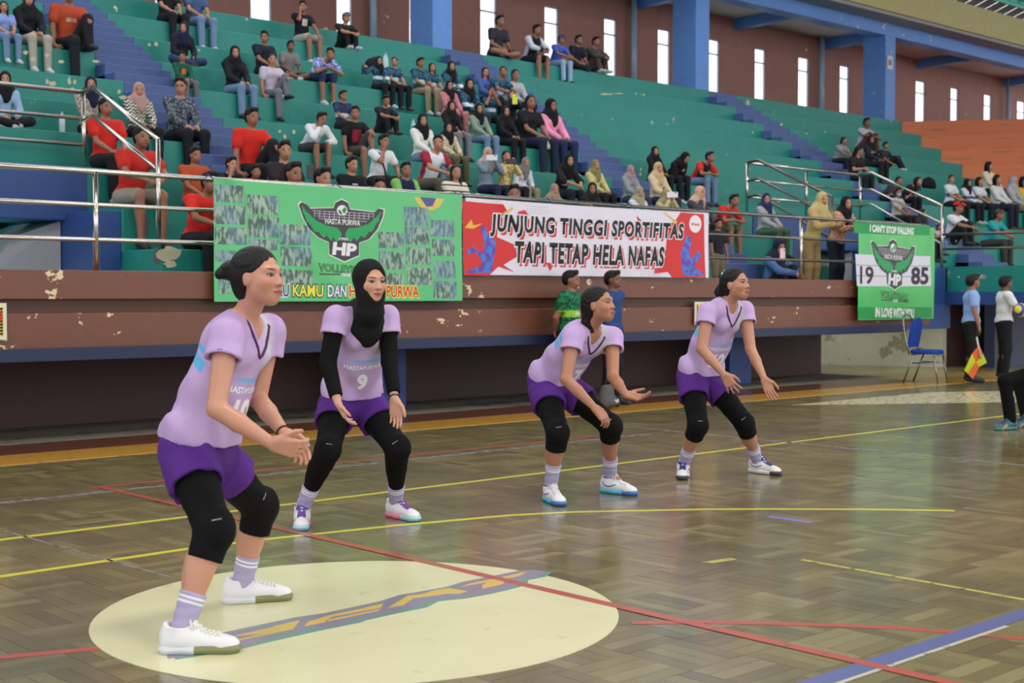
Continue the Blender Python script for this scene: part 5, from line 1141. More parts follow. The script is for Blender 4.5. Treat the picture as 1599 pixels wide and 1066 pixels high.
def jersey_mat():
    t = NT('lilac_jersey'); o = t.obj(); tc = t.xyz(t.attr('tc').outputs['Vector']); x, y, z = tc
    base = t.mix(t.noise(7, o, 3), lin((180, 150, 202)), lin((200, 172, 217)))
    def band(v, a, b): return t.math('MULTIPLY', t.step(v, a - 0.003, a), t.math('SUBTRACT', 1, t.step(v, b, b + 0.003)))
    zz = t.math('ADD', z, t.math('MULTIPLY', y, 0.25))
    back = t.math('SUBTRACT', 1, t.step(y, -0.02, 0.0))
    b1 = t.math('MULTIPLY', t.math('ADD', band(zz, 0.285, 0.325), band(zz, 0.345, 0.365)), back)
    fr = t.math('MULTIPLY', t.math('MULTIPLY', band(z, 0.300, 0.316), t.step(y, 0.03, 0.05)), t.math('SUBTRACT', 1, t.step(x, 0.0, 0.14)))
    col = t.mix(t.math('MULTIPLY', t.math('SUBTRACT', 1, t.step(t.math('ABSOLUTE', t.math('ADD', x, 0.06)), 0.0, 0.05)), t.math('MULTIPLY', t.step(z, 0.28, 0.48), 0.5)), base, lin((206, 222, 206)))
    col = t.mix(b1, col, lin((96, 176, 226))); col = t.mix(fr, col, lin((120, 172, 226)))
    t.bump(t.math('ADD', t.noise(11, t.vmul(o, (1, 1, 0.6)), 4), t.math('MULTIPLY', t.noise(300, o, 1), 0.05)), 0.45, 0.025)
    return t.done(col, 0.75, 0, 0.3)
JER = jersey_mat(); SHORTS = cloth('purple_shorts', (84, 40, 128), fold=0.35); TIGHT = plain('black_tights', (12, 12, 14), 0.8, var=0.2, spec=0.15); PAD = plain('black_knee_pad', (16, 15, 17), 0.85, var=0.25, sc=30, spec=0.15); COLR = plain('dark_purple_trim', (72, 34, 74), 0.7)
def sock_mat():
    t = NT('lilac_sock'); z = t.xyz(t.attr('tc').outputs['Vector'])[2]
    b = t.math('GREATER_THAN', t.math('MULTIPLY', t.math('LESS_THAN', t.math('ABSOLUTE', t.math('SUBTRACT', z, 0.136)), 0.0045), 1), 0.5)
    b2 = t.math('LESS_THAN', t.math('ABSOLUTE', t.math('SUBTRACT', z, 0.119)), 0.0045)
    t.bump(t.noise(120, t.obj(), 2), 0.3, 0.004)
    return t.done(t.mix(t.math('MAXIMUM', b, b2), lin((168, 160, 196)), lin((228, 226, 234))), 0.9)
SOCK = sock_mat()
def sole_mat(a, b, split):
    t = NT('shoe_sole'); y = t.xyz(t.attr('tc').outputs['Vector'])[1]; return t.done(t.mix(t.step(y, split, split + 0.006), lin(a), lin(b)), 0.5)
def bvh_of(o):
    me = o.data; return BVHTree.FromPolygons([v.co for v in me.vertices], [tuple(p.vertices) for p in me.polygons])
def shoe(par, an, toe, up_rgb, sole, laces, trim=None, tilt=0.0):
    o = np.array([an[0], an[1], 0.0]); f = np.array([toe[0] - an[0], toe[1] - an[1], 0.0]); f = nrm(f); r = np.cross(f, V(0, 0, 1))
    S = Hd(o, np.array([r, f, V(0, 0, 1)]), 1.0)
    up = [S.t((0, -0.025, 0.050), (0, 0.04, 0.052), 0.040, 0.041), S.t((0, 0.04, 0.052), (0, 0.145, 0.034), 0.040, 0.034, 0.03), S.e((0, 0.170, 0.030), (0.041, 0.046, 0.031), 0.02), ('f', S.p(0, -0.012, 0.06), S.p(0, -0.008, 0.102), 0.044, 0.046, 0.02, 'u'),
          S.e((0, -0.042, 0.060), (0.033, 0.030, 0.055), 0.02), S.t((0, 0.060, 0.078), (0, 0.028, 0.118), 0.024, 0.018, 0.012), S.t((0, -0.004, 0.110), (0, -0.002, 0.17), 0.036, 0.042, 0.010, 's')]
    fr = {'tc': (o, S.R, 1.0)}
    u = sdf_obj('shoe', up, 0.0054, plain('shoe_upper', up_rgb, 0.5, var=0.05), par, cuts=[((0, 0, 0.014), (0, 0, -1))], frames=fr)
    sl = [S.t((0, -0.034, 0.016), (0, 0.05, 0.016), 0.043, 0.040), S.t((0, 0.05, 0.016), (0, 0.165, 0.016), 0.041, 0.042, 0.03), S.e((0, 0.182, 0.02), (0.040, 0.040, 0.03), 0.02)]
    sdf_obj('sole', sl, 0.0045, sole, u, cuts=[((0, 0, 0.033), (0, 0, 1)), ((0, 0, 0.0016), (0, 0, -1))], disp=lambda P: 0.002 * np.sin((P[..., 2]) * 260), frames=fr)
    m = MB(); bu = bvh_of(u)
    def on(x, y, e_=0.0015):
        h_ = bu.ray_cast(Vector(S.p(x, y, 0.25)), Vector((0, 0, -1))); return np.array(h_[0]) + V(0, 0, e_) if h_[0] is not None else S.p(x, y, 0.09)
    for i in range(6):
        y = 0.050 + i * 0.016; w_ = 0.022
        for s_ in (-1, 1): m.tube([on(-w_ * s_, y), on(-w_ * s_ * .5, y + 0.004, 0.003), on(0, y + 0.008, 0.004), on(w_ * s_ * .5, y + 0.012, 0.003), on(w_ * s_, y + 0.016)], 0.0036, 6)
    for s_ in (-1, 1): m.tube([on(0, 0.046, 0.004), on(s_ * 0.016, 0.040, 0.010), on(s_ * 0.032, 0.048, 0.008), on(s_ * 0.026, 0.062, 0.004), on(s_ * 0.008, 0.054, 0.004)], 0.0034, 6)
    for s_ in ((-1, 1) if trim else ()):
        sd_ = [bu.ray_cast(Vector(S.p(s_ * 0.2, y, z)), Vector(-S.R[0] * s_)) for y, z in ((-0.032, 0.075), (-0.01, 0.055), (0.02, 0.048), (0.05, 0.055), (0.075, 0.064))]
        pp = [tuple(np.array(h[0]) + S.R[0] * s_ * 0.0005) for h in sd_ if h[0] is not None]
        if len(pp) > 2: MB().tube(pp, 0.0035, 6).build('side_stripe', plain('shoe_stripe', trim or laces, 0.5), u, smooth=True)
    m.build('laces', plain('lace_cord', laces, 0.7), u, smooth=True)
    if trim: MB().tube([S.p(0.044 * math.cos(a), -0.006 + 0.043 * math.sin(a), 0.104) for a in [i * math.pi / 9 for i in range(18)]], 0.004, 6, True).build('collar_trim', plain('shoe_trim', trim, 0.7), u, smooth=True)
    return u
def decal(name, v, f, size, c0, T, bvh, mat, par, off=0.0016, skew=0.0):
    """lay flat print on the chest: x to the viewer's right, z up along the torso"""
    c, R, L = T; v = np.asarray(v, float); mn, mx_ = v.min(0), v.max(0); k = size / (mx_[0] - mn[0]) if size else 1
    P = [((x - (mn[0] + mx_[0]) / 2) * k, (y - (mn[1] + mx_[1]) / 2) * k * 1.05) for x, y in v]; vv, ff = subdiv(P, f, 0.012); out = []; last = None
    for x, y in vv:
        p = c - R[0] * (x + c0[0]) + R[2] * (y + c0[1]) + R[1] * 0.4
        h = bvh.ray_cast(Vector(p), Vector(-R[1])); q = h[0] + h[1] * off if h[0] is not None else (last or Vector(p - R[1] * 0.3)); last = q; out.append(tuple(q))
    me = bpy.data.meshes.new(name); me.from_pydata(out, [], ff); me.materials.append(mat); return link(bpy.data.objects.new(name, me), par)
def bvh_of(o):
    me = o.data; return BVHTree.FromPolygons([v.co for v in me.vertices], [tuple(p.vertices) for p in me.polygons])
HB = 0.0053
def player(label, base, J, hc, hf, hairk, sk, number, hands, shoes, s=1.0, full=False, hijab=False, sleeves=None, toes=None, hk=1.0, pads=True, wrist=None, hair_extra=None):
    base = np.array([base[0], base[1], 0.0]); e = empty('person', tuple(base), 0, label, 'person', 'volleyball team in lilac jerseys')
    J = {k: np.asarray(v) - base for k, v in J.items()}; H = Hd(hc - base, head_frame(hf), hk)
    for sd in 'rl':
        J['ha_' + sd] = J['wr_' + sd] + nrm(hands[sd][0]) * 0.08; J['toe_' + sd] = J['an_' + sd] + nrm(np.array([*(toes[sd][:2] - base[:2] - J['an_' + sd][:2]), 0])) * 0.16 - V(0, 0, 0.055)
    T = torso(J); c, R, L = T; u = R[2]
    P = body_prims(J, s, True, H, hands='none', detail=True, arm=1.06, lg=1.12, foot=False)
    for sd in 'rl': P += hand_prims(J['wr_' + sd], hands[sd][0], hands[sd][1], sd == 'r', hands[sd][2], 0.98 * s, hands[sd][3] if len(hands[sd]) > 3 else 0.0)
    sdf_obj('body', P, HB, skin('player_skin', sk, lips=(168, 92, 88), sweat=0.38), e, frames={'hc': (H.c, H.R, H.k)})
    # shorts, tights, knee pads, socks, shoes
    sp_ = [ell(c, (0.152 * s + 0.018, 0.112 * s + 0.018, 0.125 * s), R, 0.05)]; tp_ = [ell(c, (0.150 * s + 0.008, 0.110 * s + 0.008, 0.11 * s), R, 0.05)]
    for sd in 'rl':
        hip, kn, an = J['hip_' + sd], J['kn_' + sd], J['an_' + sd]; f = 0.42
        sp_ += [fcone(hip, hip + (kn - hip) * f, 0.106 * s, 0.108 * s, 0.04), cone(hip + (kn - hip) * (f + 0.08), hip + (kn - hip) * (f + 0.4), 0.095 * s, 0.095 * s, 0.003, 's')]
        tp_ += [cone(hip, kn, 0.096 * s, 0.066 * s, 0.03), fcone(kn, kn + (an - kn) * (0.70 if full else 0.24), 0.064 * s, 0.056 * s if not full else 0.045 * s, 0.02)]
        if full:
            bk = nrm(np.cross(nrm(an - kn), J['hip_r'] - J['hip_l'])); bk = -bk if bk @ (J['toe_' + sd] - an) > 0 else bk
            tp_.append(ell(kn * 0.68 + an * 0.32 + bk * 0.016 * s, (0.058 * s, 0.058 * s, 0.12 * s), frame(kn - an, J['hip_r'] - J['hip_l']), 0.03))
    fold = lambda P_: 0.0035 * np.sin(40 * P_[..., 2] + 5 * np.sin(17 * P_[..., 0] + 9 * P_[..., 1]))
    hn = nrm(u * 0.4 + V(0, 0, 1) * 0.6); hemc = c + V(0, 0, 0.008); hc_ = [(hemc + hn * 0.07, hn)]
    sdf_obj('shorts', sp_, 0.0065, SHORTS, e, disp=fold, cuts=hc_); sdf_obj('leggings', tp_, 0.0065, TIGHT, e, cuts=hc_, disp=lambda P_: 0.0012 * np.sin(90 * P_[..., 2] + 3 * np.sin(30 * P_[..., 0])))
    for sd in 'rl':
        hip, kn, an = J['hip_' + sd], J['kn_' + sd], J['an_' + sd]; du, dd = nrm(hip - kn), nrm(an - kn); fw = nrm(-(du + dd)) if np.linalg.norm(du + dd) > 0.2 else nrm(J['toe_' + sd] - an)
        if fw @ (J['toe_' + sd] - an) < 0: fw = -fw
        pd = sdf_obj('knee_pad', [fcone(kn, kn + du * 0.095, 0.071 * s, 0.074 * s, 0.01), fcone(kn, kn + dd * 0.11, 0.071 * s, 0.066 * s, 0.02), ell(kn + fw * 0.034, (0.060 * s, 0.048 * s, 0.078 * s), frame(nrm(du - dd), J['hip_r'] - J['hip_l']), 0.025)], 0.006, PAD, e)
        b = bvh_of(pd); o_ = kn + nrm(fw + V(0, 0, 0.1)) * 0.3 + du * 0.055; side = nrm(cv(0, 0, -1) + fw * 0.8); 
        v_, f_ = text_polys('MIZUNO', 0.02)
        lt = nrm(np.cross(du, side)); kk = 0.034 / (v_[:, 0].max() - v_[:, 0].min()); out = []
        for x, y in v_:
            h_ = b.ray_cast(Vector(kn + du * 0.05 + side * 0.3 + (lt * -1 * x * -1 + du * (y - 0.35)) * kk * -1 * np.array(-1)), Vector(-side)); out.append(tuple(h_[0] + h_[1] * 0.0012) if h_[0] is not None else tuple(kn))
        me = bpy.data.meshes.new('pad_label'); me.from_pydata(out, [], f_); me.materials.append(plain('pale_print', (170, 166, 168), 0.6)); link(bpy.data.objects.new('pad_label', me), pd)
        ax = nrm(kn - an); sf = frame(ax, J['hip_r'] - J['hip_l'])
        sdf_obj('sock', [fcone(an - V(0, 0, 0.005), an + ax * 0.155, 0.040 * s, 0.050 * s, 0.02)], 0.006, SOCK, e, disp=lambda P_: 0.0012 * np.sin(160 * P_[..., 2]), frames={'tc': (an, sf, 1.0)})
        shoe(e, an, toes[sd] - base, *shoes)
    # jersey
    tt = 0.016 * s
    jp = top_prims(J, s, True, 0.016, 0.3, hem=-0.045)
    jp = [p for p in jp if p[0] == 'e'][1:] + [ell(c + u * 0.02, (0.182 * s, 0.146 * s, 0.19 * s), R, 0.05), ell(c + u * L * 0.42, (0.150 * s, 0.112 * s, 0.18 * s), R, 0.06)]
    for sd in 'rl':
        sh, el_ = J['sh_' + sd], J['el_' + sd]; d = nrm(el_ - sh); Ls = 0.095
        jp += [cone(J['neck'] - u * 0.055 * s, sh, 0.060 * s, 0.062 * s, 0.04), fcone(sh, sh + d * Ls, 0.064 * s, 0.072 * s, 0.03), cone(sh + d * (Ls - 0.012), sh + d * (Ls + 0.1), 0.056 * s, 0.061 * s, 0.003, 's')]
    jp += [cone(J['neck'] - u * 0.005, J['neck'] + u * 0.12, 0.056 * s, 0.078 * s, 0.010, 's'), cone(J['neck'] + R[1] * 0.075, J['neck'] - u * 0.085 + R[1] * 0.118, 0.050, 0.020, 0.006, 's')]
    def fj(P_):
        q = (P_ - c.astype(np.float32)) @ R.T.astype(np.float32); w_ = np.clip((0.34 - q[..., 2]) / 0.25, 0, 1)
        return 0.0085 * w_ * np.sin(34 * q[..., 2] + 4 * np.sin(13 * q[..., 0] + 2) + 14 * q[..., 1]) + 0.002 * np.sin(55 * (q[..., 0] + 0.6 * q[..., 2]))
    jo = sdf_obj('jersey', jp, 0.0068, JER, e, cuts=[(hemc, -hn)], disp=fj, frames={'tc': (c, R, 1.0)})
    bj = bvh_of(jo); WI = ink((236, 234, 242))
    v_, f_ = text_polys('HASTAPURWA', 0.025); decal('lettering', v_, f_, 0.215, (0, 0.268), T, bj, ink((236, 240, 250)), jo)
    v_, f_ = text_polys(number, 0.05); decal('number', v_, f_, 0.06 * len(number) if len(number) > 1 else 0.062, (0, 0.175), T, bj, WI, jo)
    decal('badge', [(0, 0), (0.02, 0.012), (0.035, 0.03), (0.03, 0.045), (0.012, 0.03)], [(0, 1, 2, 3, 4)], 0.032, (0.085, 0.37), T, bj, ink((150, 208, 140)), jo)
    if not hijab:
        pts = []
        for x, z in ((0.062, 0.505), (0.050, 0.47), (0.032, 0.435), (0.012, 0.405), (0, 0.394), (-0.012, 0.405), (-0.032, 0.435), (-0.050, 0.47), (-0.062, 0.505)):
            z = z * L / 0.52; p = c + R[0] * x * 1.12 + u * (z - 0.006) + R[1] * 0.4; h_ = bj.ray_cast(Vector(p), Vector(-R[1])); pts.append(np.array(h_[0]) + R[1] * 0.001 if h_[0] is not None else None)
        pts = [p for p in pts if p is not None and (p - c) @ R[1] > 0.0]
        nk = J['neck']; bk_ = [nk - u * (0.010 + 0.016 * math.cos(a)) + R[0] * 0.064 * math.sin(a) * 1.0 - R[1] * 0.060 * math.cos(a) for a in np.linspace(-1.9, 1.9, 11)]
        if len(pts) > 3:
            if (pts[0] - c) @ R[0] > 0: bk_ = bk_
            MB().tube([tuple(p) for p in pts + bk_], 0.0065, 8, True).build('collar', COLR, jo, smooth=True)
    # hair or headscarf
    if hijab:
        sc = sdf_obj('headscarf', hijab_prims(H, T, None, None, 1.04, 0.07), 0.0058, cloth('black_headscarf', (20, 20, 23), fold=0.5), e, disp=lambda P_: 0.0011 * np.sin(75 * ((P_ - H.c.astype(np.float32)) @ H.R.T.astype(np.float32))[..., 0] + 30 * P_[..., 2]))
    else:
        nz = lambda P_: 0.0016 * np.sin(300 * ((P_ - H.c.astype(np.float32)) @ H.R.T.astype(np.float32))[..., 0] + 5 * np.sin(40 * P_[..., 2]))
        ho = sdf_obj('hair', hair_prims(H, hairk) + (hair_extra(H) if hair_extra else []), 0.0048, HAIR, e, disp=nz)
    if sleeves:
        pr = []
        for sd in 'rl':
            sh, el_, wr = J['sh_' + sd], J['el_' + sd], J['wr_' + sd]
            o_ = sdf_obj('arm_sleeve', [cone(sh, el_, 0.055 * s, 0.046 * s, 0.01), fcone(el_, el_ + (wr - el_) * 0.86, 0.046 * s, 0.037 * s, 0.012)], 0.006, TIGHT, e)
    if wrist:
        for sd in wrist:
            el_, wr = J['el_' + sd], J['wr_' + sd]; d = nrm(wr - el_); a1 = nrm(np.cross(d, V(0, 0, 1))); b1 = np.cross(d, a1); q = wr - d * 0.012
            MB().tube([tuple(q + (a1 * math.cos(t) + b1 * math.sin(t)) * 0.0265) for t in [i * math.pi / 8 for i in range(16)]], 0.0035, 6, True).build('wristband', plain('dark_wristband', (50, 26, 34), 0.6), e, smooth=True)
    return e, J, H, T
def JJ(**k): return {a: at(*b) for a, b in k.items()}
tz = lambda x, y: on_z(x, y, 0.0)
_sh = [c for c in GM[0].children if c.name.split('.')[0] == 'shirt'][0]; v_, f_ = text_polys('HASTA', 0.04); decal('lettering', v_, f_, 0.15, (0, 0.235), torso(GM[1]), bvh_of(_sh), ink((226, 228, 226)), GM[0])
# nearest player, left
player('nearest player with black hair in a bun, bending forward on the cream disc', at(320, 990, 5.25)[:2],
       JJ(pelvis=(310, 690, 5.30), neck=(384, 489, 5.27), sh_r=(354, 524, 5.12), sh_l=(420, 517, 5.40), el_r=(338, 638, 5.00), el_l=(402, 622, 5.38), wr_r=(424, 692, 4.96), wr_l=(444, 676, 5.20),
          hip_r=(292, 712, 5.22), hip_l=(330, 712, 5.42), kn_r=(334, 828, 4.98), kn_l=(406, 792, 5.66), an_r=(281, 990, 4.88), an_l=(375, 921, 5.68)),
       at(404, 433, 5.20), cv(0.90, 0.10, -0.42), 'bun', (196, 142, 119), '10', {'r': (cv(1, -0.25, 0.1), cv(0, 0.3, 1), 1.3), 'l': (cv(0.8, -0.9, 0.0), cv(-0.3, -0.2, -1), 0.9)},
       ((222, 222, 228), sole_mat((212, 214, 220), (122, 128, 84), 0.055), (226, 224, 214)), toes={'r': tz(352, 1018), 'l': tz(446, 936)}, wrist=['l'])
player('player in black headscarf and black arm sleeves facing the camera', at(555, 820, 7.6)[:2],
       JJ(pelvis=(549, 616, 7.78), neck=(571, 482, 7.50), sh_r=(525, 496, 7.42), sh_l=(605, 495, 7.56), el_r=(512, 566, 7.36), el_l=(608, 565, 7.50), wr_r=(527, 627, 7.26), wr_l=(616, 622, 7.38),
          hip_r=(526, 632, 7.74), hip_l=(572, 632, 7.80), kn_r=(512, 702, 7.46), kn_l=(620, 698, 7.58), an_r=(472, 792, 7.62), an_l=(618, 784, 7.88)),
       at(578, 441, 7.40), cv(0.56, 0.04, -0.83), 'short', (198, 146, 126), '9', {'r': (cv(0.45, -0.95, -0.1), cv(1, 0.4, 0.2), 0.7), 'l': (cv(0.1, -1, -0.1), cv(-0.4, 0, -1), 0.35)},
       ((222, 220, 224), sole_mat((232, 130, 160), (150, 200, 210), 0.10), (110, 70, 160)), toes={'r': tz(467, 842), 'l': tz(654, 815)}, full=True, hijab=True, sleeves=True, wrist=['l'], hk=1.02)
player('player with low black ponytail crouching in cyan-soled shoes', at(905, 780, 8.5)[:2],
       JJ(pelvis=(860, 592, 8.78), neck=(924, 508, 8.50), sh_r=(895, 526, 8.38), sh_l=(956, 526, 8.60), el_r=(884, 592, 8.26), el_l=(957, 588, 8.44), wr_r=(928, 636, 8.16), wr_l=(977, 616, 8.26),
          hip_r=(850, 608, 8.70), hip_l=(882, 604, 8.82), kn_r=(871, 676, 8.36), kn_l=(953, 664, 8.62), an_r=(860, 758, 8.48), an_l=(953, 742, 8.86)),
       at(936, 476, 8.42), cv(0.82, 0.20, -0.54), 'tail', (172, 120, 96), '17', {'r': (cv(0.75, -0.8, 0), cv(0.4, -0.9, 0.3), 0.9), 'l': (cv(1, -0.2, -0.2), cv(0, 1, -0.5), 0.9)},
       ((222, 222, 226), sole_mat((88, 184, 212), (66, 110, 176), 0.125), (224, 222, 224), (90, 60, 150)), toes={'r': tz(876, 790), 'l': tz(992, 774)})
def clips(H):
    return []
e4, J4, H4, T4 = player('player with ponytail and patterned hair clip, hands open toward the floor', at(1130, 745, 9.6)[:2],
       JJ(pelvis=(1092, 582, 9.74), neck=(1138, 467, 9.50), sh_r=(1105, 487, 9.38), sh_l=(1163, 485, 9.58), el_r=(1096, 545, 9.28), el_l=(1172, 545, 9.46), wr_r=(1130, 584, 9.16), wr_l=(1193, 591, 9.28),
          hip_r=(1080, 592, 9.68), hip_l=(1108, 592, 9.78), kn_r=(1090, 664, 9.42), kn_l=(1162, 660, 9.62), an_r=(1067, 724, 9.66), an_l=(1183, 720, 9.86)),
       at(1149, 444, 9.44), cv(0.72, 0.16, -0.66), 'pony', (180, 128, 104), '12', {'r': (cv(0.55, -0.85, -0.1), cv(0.3, -0.1, 1), 0.5, 0.35), 'l': (cv(0.4, -0.95, 0), cv(0.2, 0.3, -1), 0.35, 0.1)},
       ((222, 220, 216), sole_mat((216, 214, 212), (60, 56, 66), 0.15), (60, 50, 140), (60, 50, 130)), toes={'r': tz(1064, 752), 'l': tz(1228, 744)})
MB().tube([tuple(H4.p(0.075 * math.sin(a), -0.062, 0.045 + 0.062 * math.cos(a))) for a in np.linspace(-1.3, 1.3, 9)], 0.009, 8).build('hair_clip', pattern('speckled_clip', 'blot', (60, 70, 130), (200, 220, 230)), e4, smooth=True)
# opponent entering at the right edge
J5 = JJ(pelvis=(1650, 560, 13.2), neck=(1628, 474, 13.1), sh_r=(1632, 486, 13.3), sh_l=(1626, 486, 12.96), el_r=(1640, 520, 13.3), el_l=(1636, 522, 12.9), wr_r=(1650, 535, 13.2), wr_l=(1645, 537, 12.9),
        hip_r=(1650, 578, 13.28), hip_l=(1646, 578, 13.10), kn_r=(1592, 598, 13.5), kn_l=(1570, 594, 13.0), an_r=(1604, 655, 13.3), an_l=(1578, 658, 13.02))
b5 = np.array([*at(1600, 660, 13.1)[:2], 0.0]); J5 = {k: v - b5 for k, v in J5.items()}
for sd in 'rl': J5['ha_' + sd] = J5['wr_' + sd] + cv(-0.07, 0, 0); J5['toe_' + sd] = J5['an_' + sd] + cv(-0.12, -0.06, -0.1)
e5 = empty('person', tuple(b5), 0, 'opposing player in black tights and teal shoes cut off by the right edge', 'person')
H5 = Hd(at(1621, 453, 13.05) - b5, head_frame(cv(-1, 0, 0)), 0.97)
sdf_obj('body', body_prims(J5, 1.0, True, H5), 0.009, SKINS[0], e5, frames={'hc': (H5.c, H5.R, H5.k)})
sdf_obj('hair', hair_prims(H5, 'tail'), 0.009, HAIR, e5); sdf_obj('shirt', top_prims(J5, 1.0, True, 0.016, 1.9), 0.012, C(40, 60, 70), e5); sdf_obj('leggings', leg_prims(J5, 1.0, 0.014, 1.95), 0.009, TIGHT, e5)
for sd in 'rl':
    an, kn = J5['an_' + sd], J5['kn_' + sd]; ax = nrm(kn - an)
    sdf_obj('sock', [fcone(an + ax * 0.155, an + ax * 0.175, 0.049, 0.049, 0.0)], 0.006, plain('pale_sock_band', (200, 196, 214), 0.8), e5)
    shoe(e5, an, an + V(-RX, -RY, 0) * 0.2 + cv(0, 0, -0.12), (36, 96, 108), sole_mat((70, 120, 120), (60, 110, 112), 0.1), (40, 60, 110))
# ------------------------------------------------------------------ court-side things
# chair
cp0 = at(1447, 598, 19.95); ce = empty('chair', (cp0[0], cp0[1], 0), math.radians(10), 'blue cushioned chrome chair standing alone by the cream wall', 'chair')
CH = plain('chrome_tube', (150, 146, 140), 0.25, 1.0, 0.03); CB = cloth('blue_upholstery', (32, 66, 160))
def slab_sdf(name, c, r, R, par, mat): return sdf_obj(name, [ell(c, r, R, 0.0)], 0.01, mat, par, cuts=[])
seat = MB().prism([(0.21 * (abs(math.cos(a)) ** 0.5) * (1 if math.cos(a) > 0 else -1), 0.21 * (abs(math.sin(a)) ** 0.5) * (1 if math.sin(a) > 0 else -1)) for a in [i * math.pi / 16 for i in range(32)]], 0.43, 0.49).build('seat', CB, ce, bevel=0.018)
bp = MB(); pts = [(-0.19, 0.0), (0.19, 0.0), (0.205, 0.2), (0.18, 0.36), (0.10, 0.43), (0, 0.445), (-0.10, 0.43), (-0.18, 0.36), (-0.205, 0.2)]
bo = bp.prism(pts, 0, 0.04).build('backrest', CB, ce, bevel=0.012); bo.rotation_euler = (math.radians(100), 0, 0); bo.location = (0, 0.235, 0.53)
for x in (-0.2, 0.2):
    MB().tube([(x, -0.24, 0), (x * 0.96, -0.17, 0.42)], 0.0125).build('leg', CH, ce, smooth=True)
    MB().tube([(x, 0.28, 0), (x * 0.96, 0.12, 0.42)], 0.0125).build('leg', CH, ce, smooth=True)
MB().tube([(-0.2, 0.19, 0.42), (-0.215, 0.22, 0.55), (-0.225, 0.26, 0.75), (-0.19, 0.295, 0.92), (-0.1, 0.31, 0.99), (0, 0.313, 1.0), (0.1, 0.31, 0.99), (0.19, 0.295, 0.92), (0.225, 0.26, 0.75), (0.215, 0.22, 0.55), (0.2, 0.19, 0.42)], 0.0125).build('back_frame', CH, ce, smooth=True)
for x in (-0.195, 0.195): MB().tube([(x, -0.2, 0.3), (x, 0.17, 0.3)], 0.009).build('stretcher', CH, ce, smooth=True)
for y in (-0.17, 0.15): MB().tube([(-0.2, y, 0.42), (0.2, y, 0.42)], 0.0115).build('seat_rail', CH, ce, smooth=True)
# flag
Df = 19.45; fl = at(1527, 535, Df); fe = empty('flag', tuple(fl), 0, 'orange and yellow checkered line judge flag held pointing down', 'flag')
MB().tube([tuple(at(1525, 526, Df) - fl), tuple(at(1532, 560, Df) - fl)], 0.012).build('stick', plain('pale_stick', (206, 200, 196), 0.5), fe, smooth=True)
q = [[(1529, 539), (1518, 549), (1510, 560)], [(1535, 551), (1524, 563), (1513, 574)], [(1541, 567), (1531, 573), (1519, 592)]]
q[0][2] = (1508, 562); q[1][2] = (1512, 576)
q = [[(1529, 539), (1535, 552), (1541, 566)], [(1518, 552), (1524, 566), (1529, 573)], [(1506, 578), (1512, 584), (1519, 592)]]
for i in range(2):
    for j in range(2):
        c_ = [q[i][j], q[i][j + 1], q[i + 1][j + 1], q[i + 1][j]]
        dd = [0.0, 0.03, 0.06][i], [0.0, 0.03, 0.06][i + 1]
        P = [at(*c_[0], Df + dd[0]) - fl, at(*c_[1], Df + dd[0] + .02) - fl, at(*c_[2], Df + dd[1] + .02) - fl, at(*c_[3], Df + dd[1]) - fl]
        off = cv(0, 0, 0.008); MB().hexa([tuple(p) for p in P], [tuple(p + off) for p in P]).build('flag_panel', cloth('flag_cloth', (238, 110, 66) if (i + j) % 2 == 0 else (206, 214, 50)), fe)
# balls
def ball(label, c, r, parent=None):
    t = NT('volleyball_panels'); o = t.obj(); n = t.nd('ShaderNodeTexWave'); n.inputs['Scale'].default_value = 2.6; n.inputs['Distortion'].default_value = 3.0; t.put(n.inputs['Vector'], o)
    m = t.done(t.mix(t.step(n.outputs[0], 0.62, 0.66), lin((226, 208, 70)), lin((60, 80, 150))), 0.45)
    bm = bmesh.new(); bmesh.ops.create_icosphere(bm, subdivisions=4, radius=r)
    for v in bm.verts:
        w = v.co.normalized(); k = min(abs(abs(w.x) - abs(w.y)), abs(abs(w.y) - abs(w.z)), abs(abs(w.x) - abs(w.z))); v.co *= 1 - 0.025 * max(0, 1 - k / 0.05)
    me = bpy.data.meshes.new('volleyball'); bm.to_mesh(me); bm.free(); me.polygons.foreach_set('use_smooth', [True] * len(me.polygons)); me.materials.append(m)
    o = link(bpy.data.objects.new('volleyball', me)); o.location = tuple(c); return tag(o, label, 'ball')
ball('yellow and blue volleyball held by the man in white tee', at(1594, 484, 20.45), 0.105)
# bag beside the two standing men
bg = at(948, 612, 15.3); be = empty('backpack', (bg[0], bg[1], 0.006), 0.4, 'grey backpack with white print on the floor beside the standing men', 'bag')
sdf_obj('bag_body', [cone((-0.06, 0, 0.08), (-0.05, 0, 0.22), 0.075, 0.06, 0.02), cone((0.06, 0, 0.08), (0.05, 0, 0.22), 0.075, 0.06, 0.04), cone((-0.05, -0.07, 0.09), (0.05, -0.07, 0.09), 0.05, 0.05, 0.03)], 0.01, cloth('grey_nylon', (92, 92, 92)), be, cuts=[((0, 0, 0.002), (0, 0, -1))])
MB().tube([(-0.04, 0.0, 0.27), (-0.03, 0, 0.32), (0.03, 0, 0.32), (0.04, 0.0, 0.27)], 0.008).build('bag_handle', plain('black_webbing', (30, 30, 32), 0.8), be, smooth=True)
MB().tube([(-0.06, -0.118, 0.11), (-0.02, -0.122, 0.08), (0.02, -0.122, 0.11), (0.05, -0.118, 0.08)], 0.009, 6).build('print', plain('white_print', (220, 220, 220), 0.6), be)
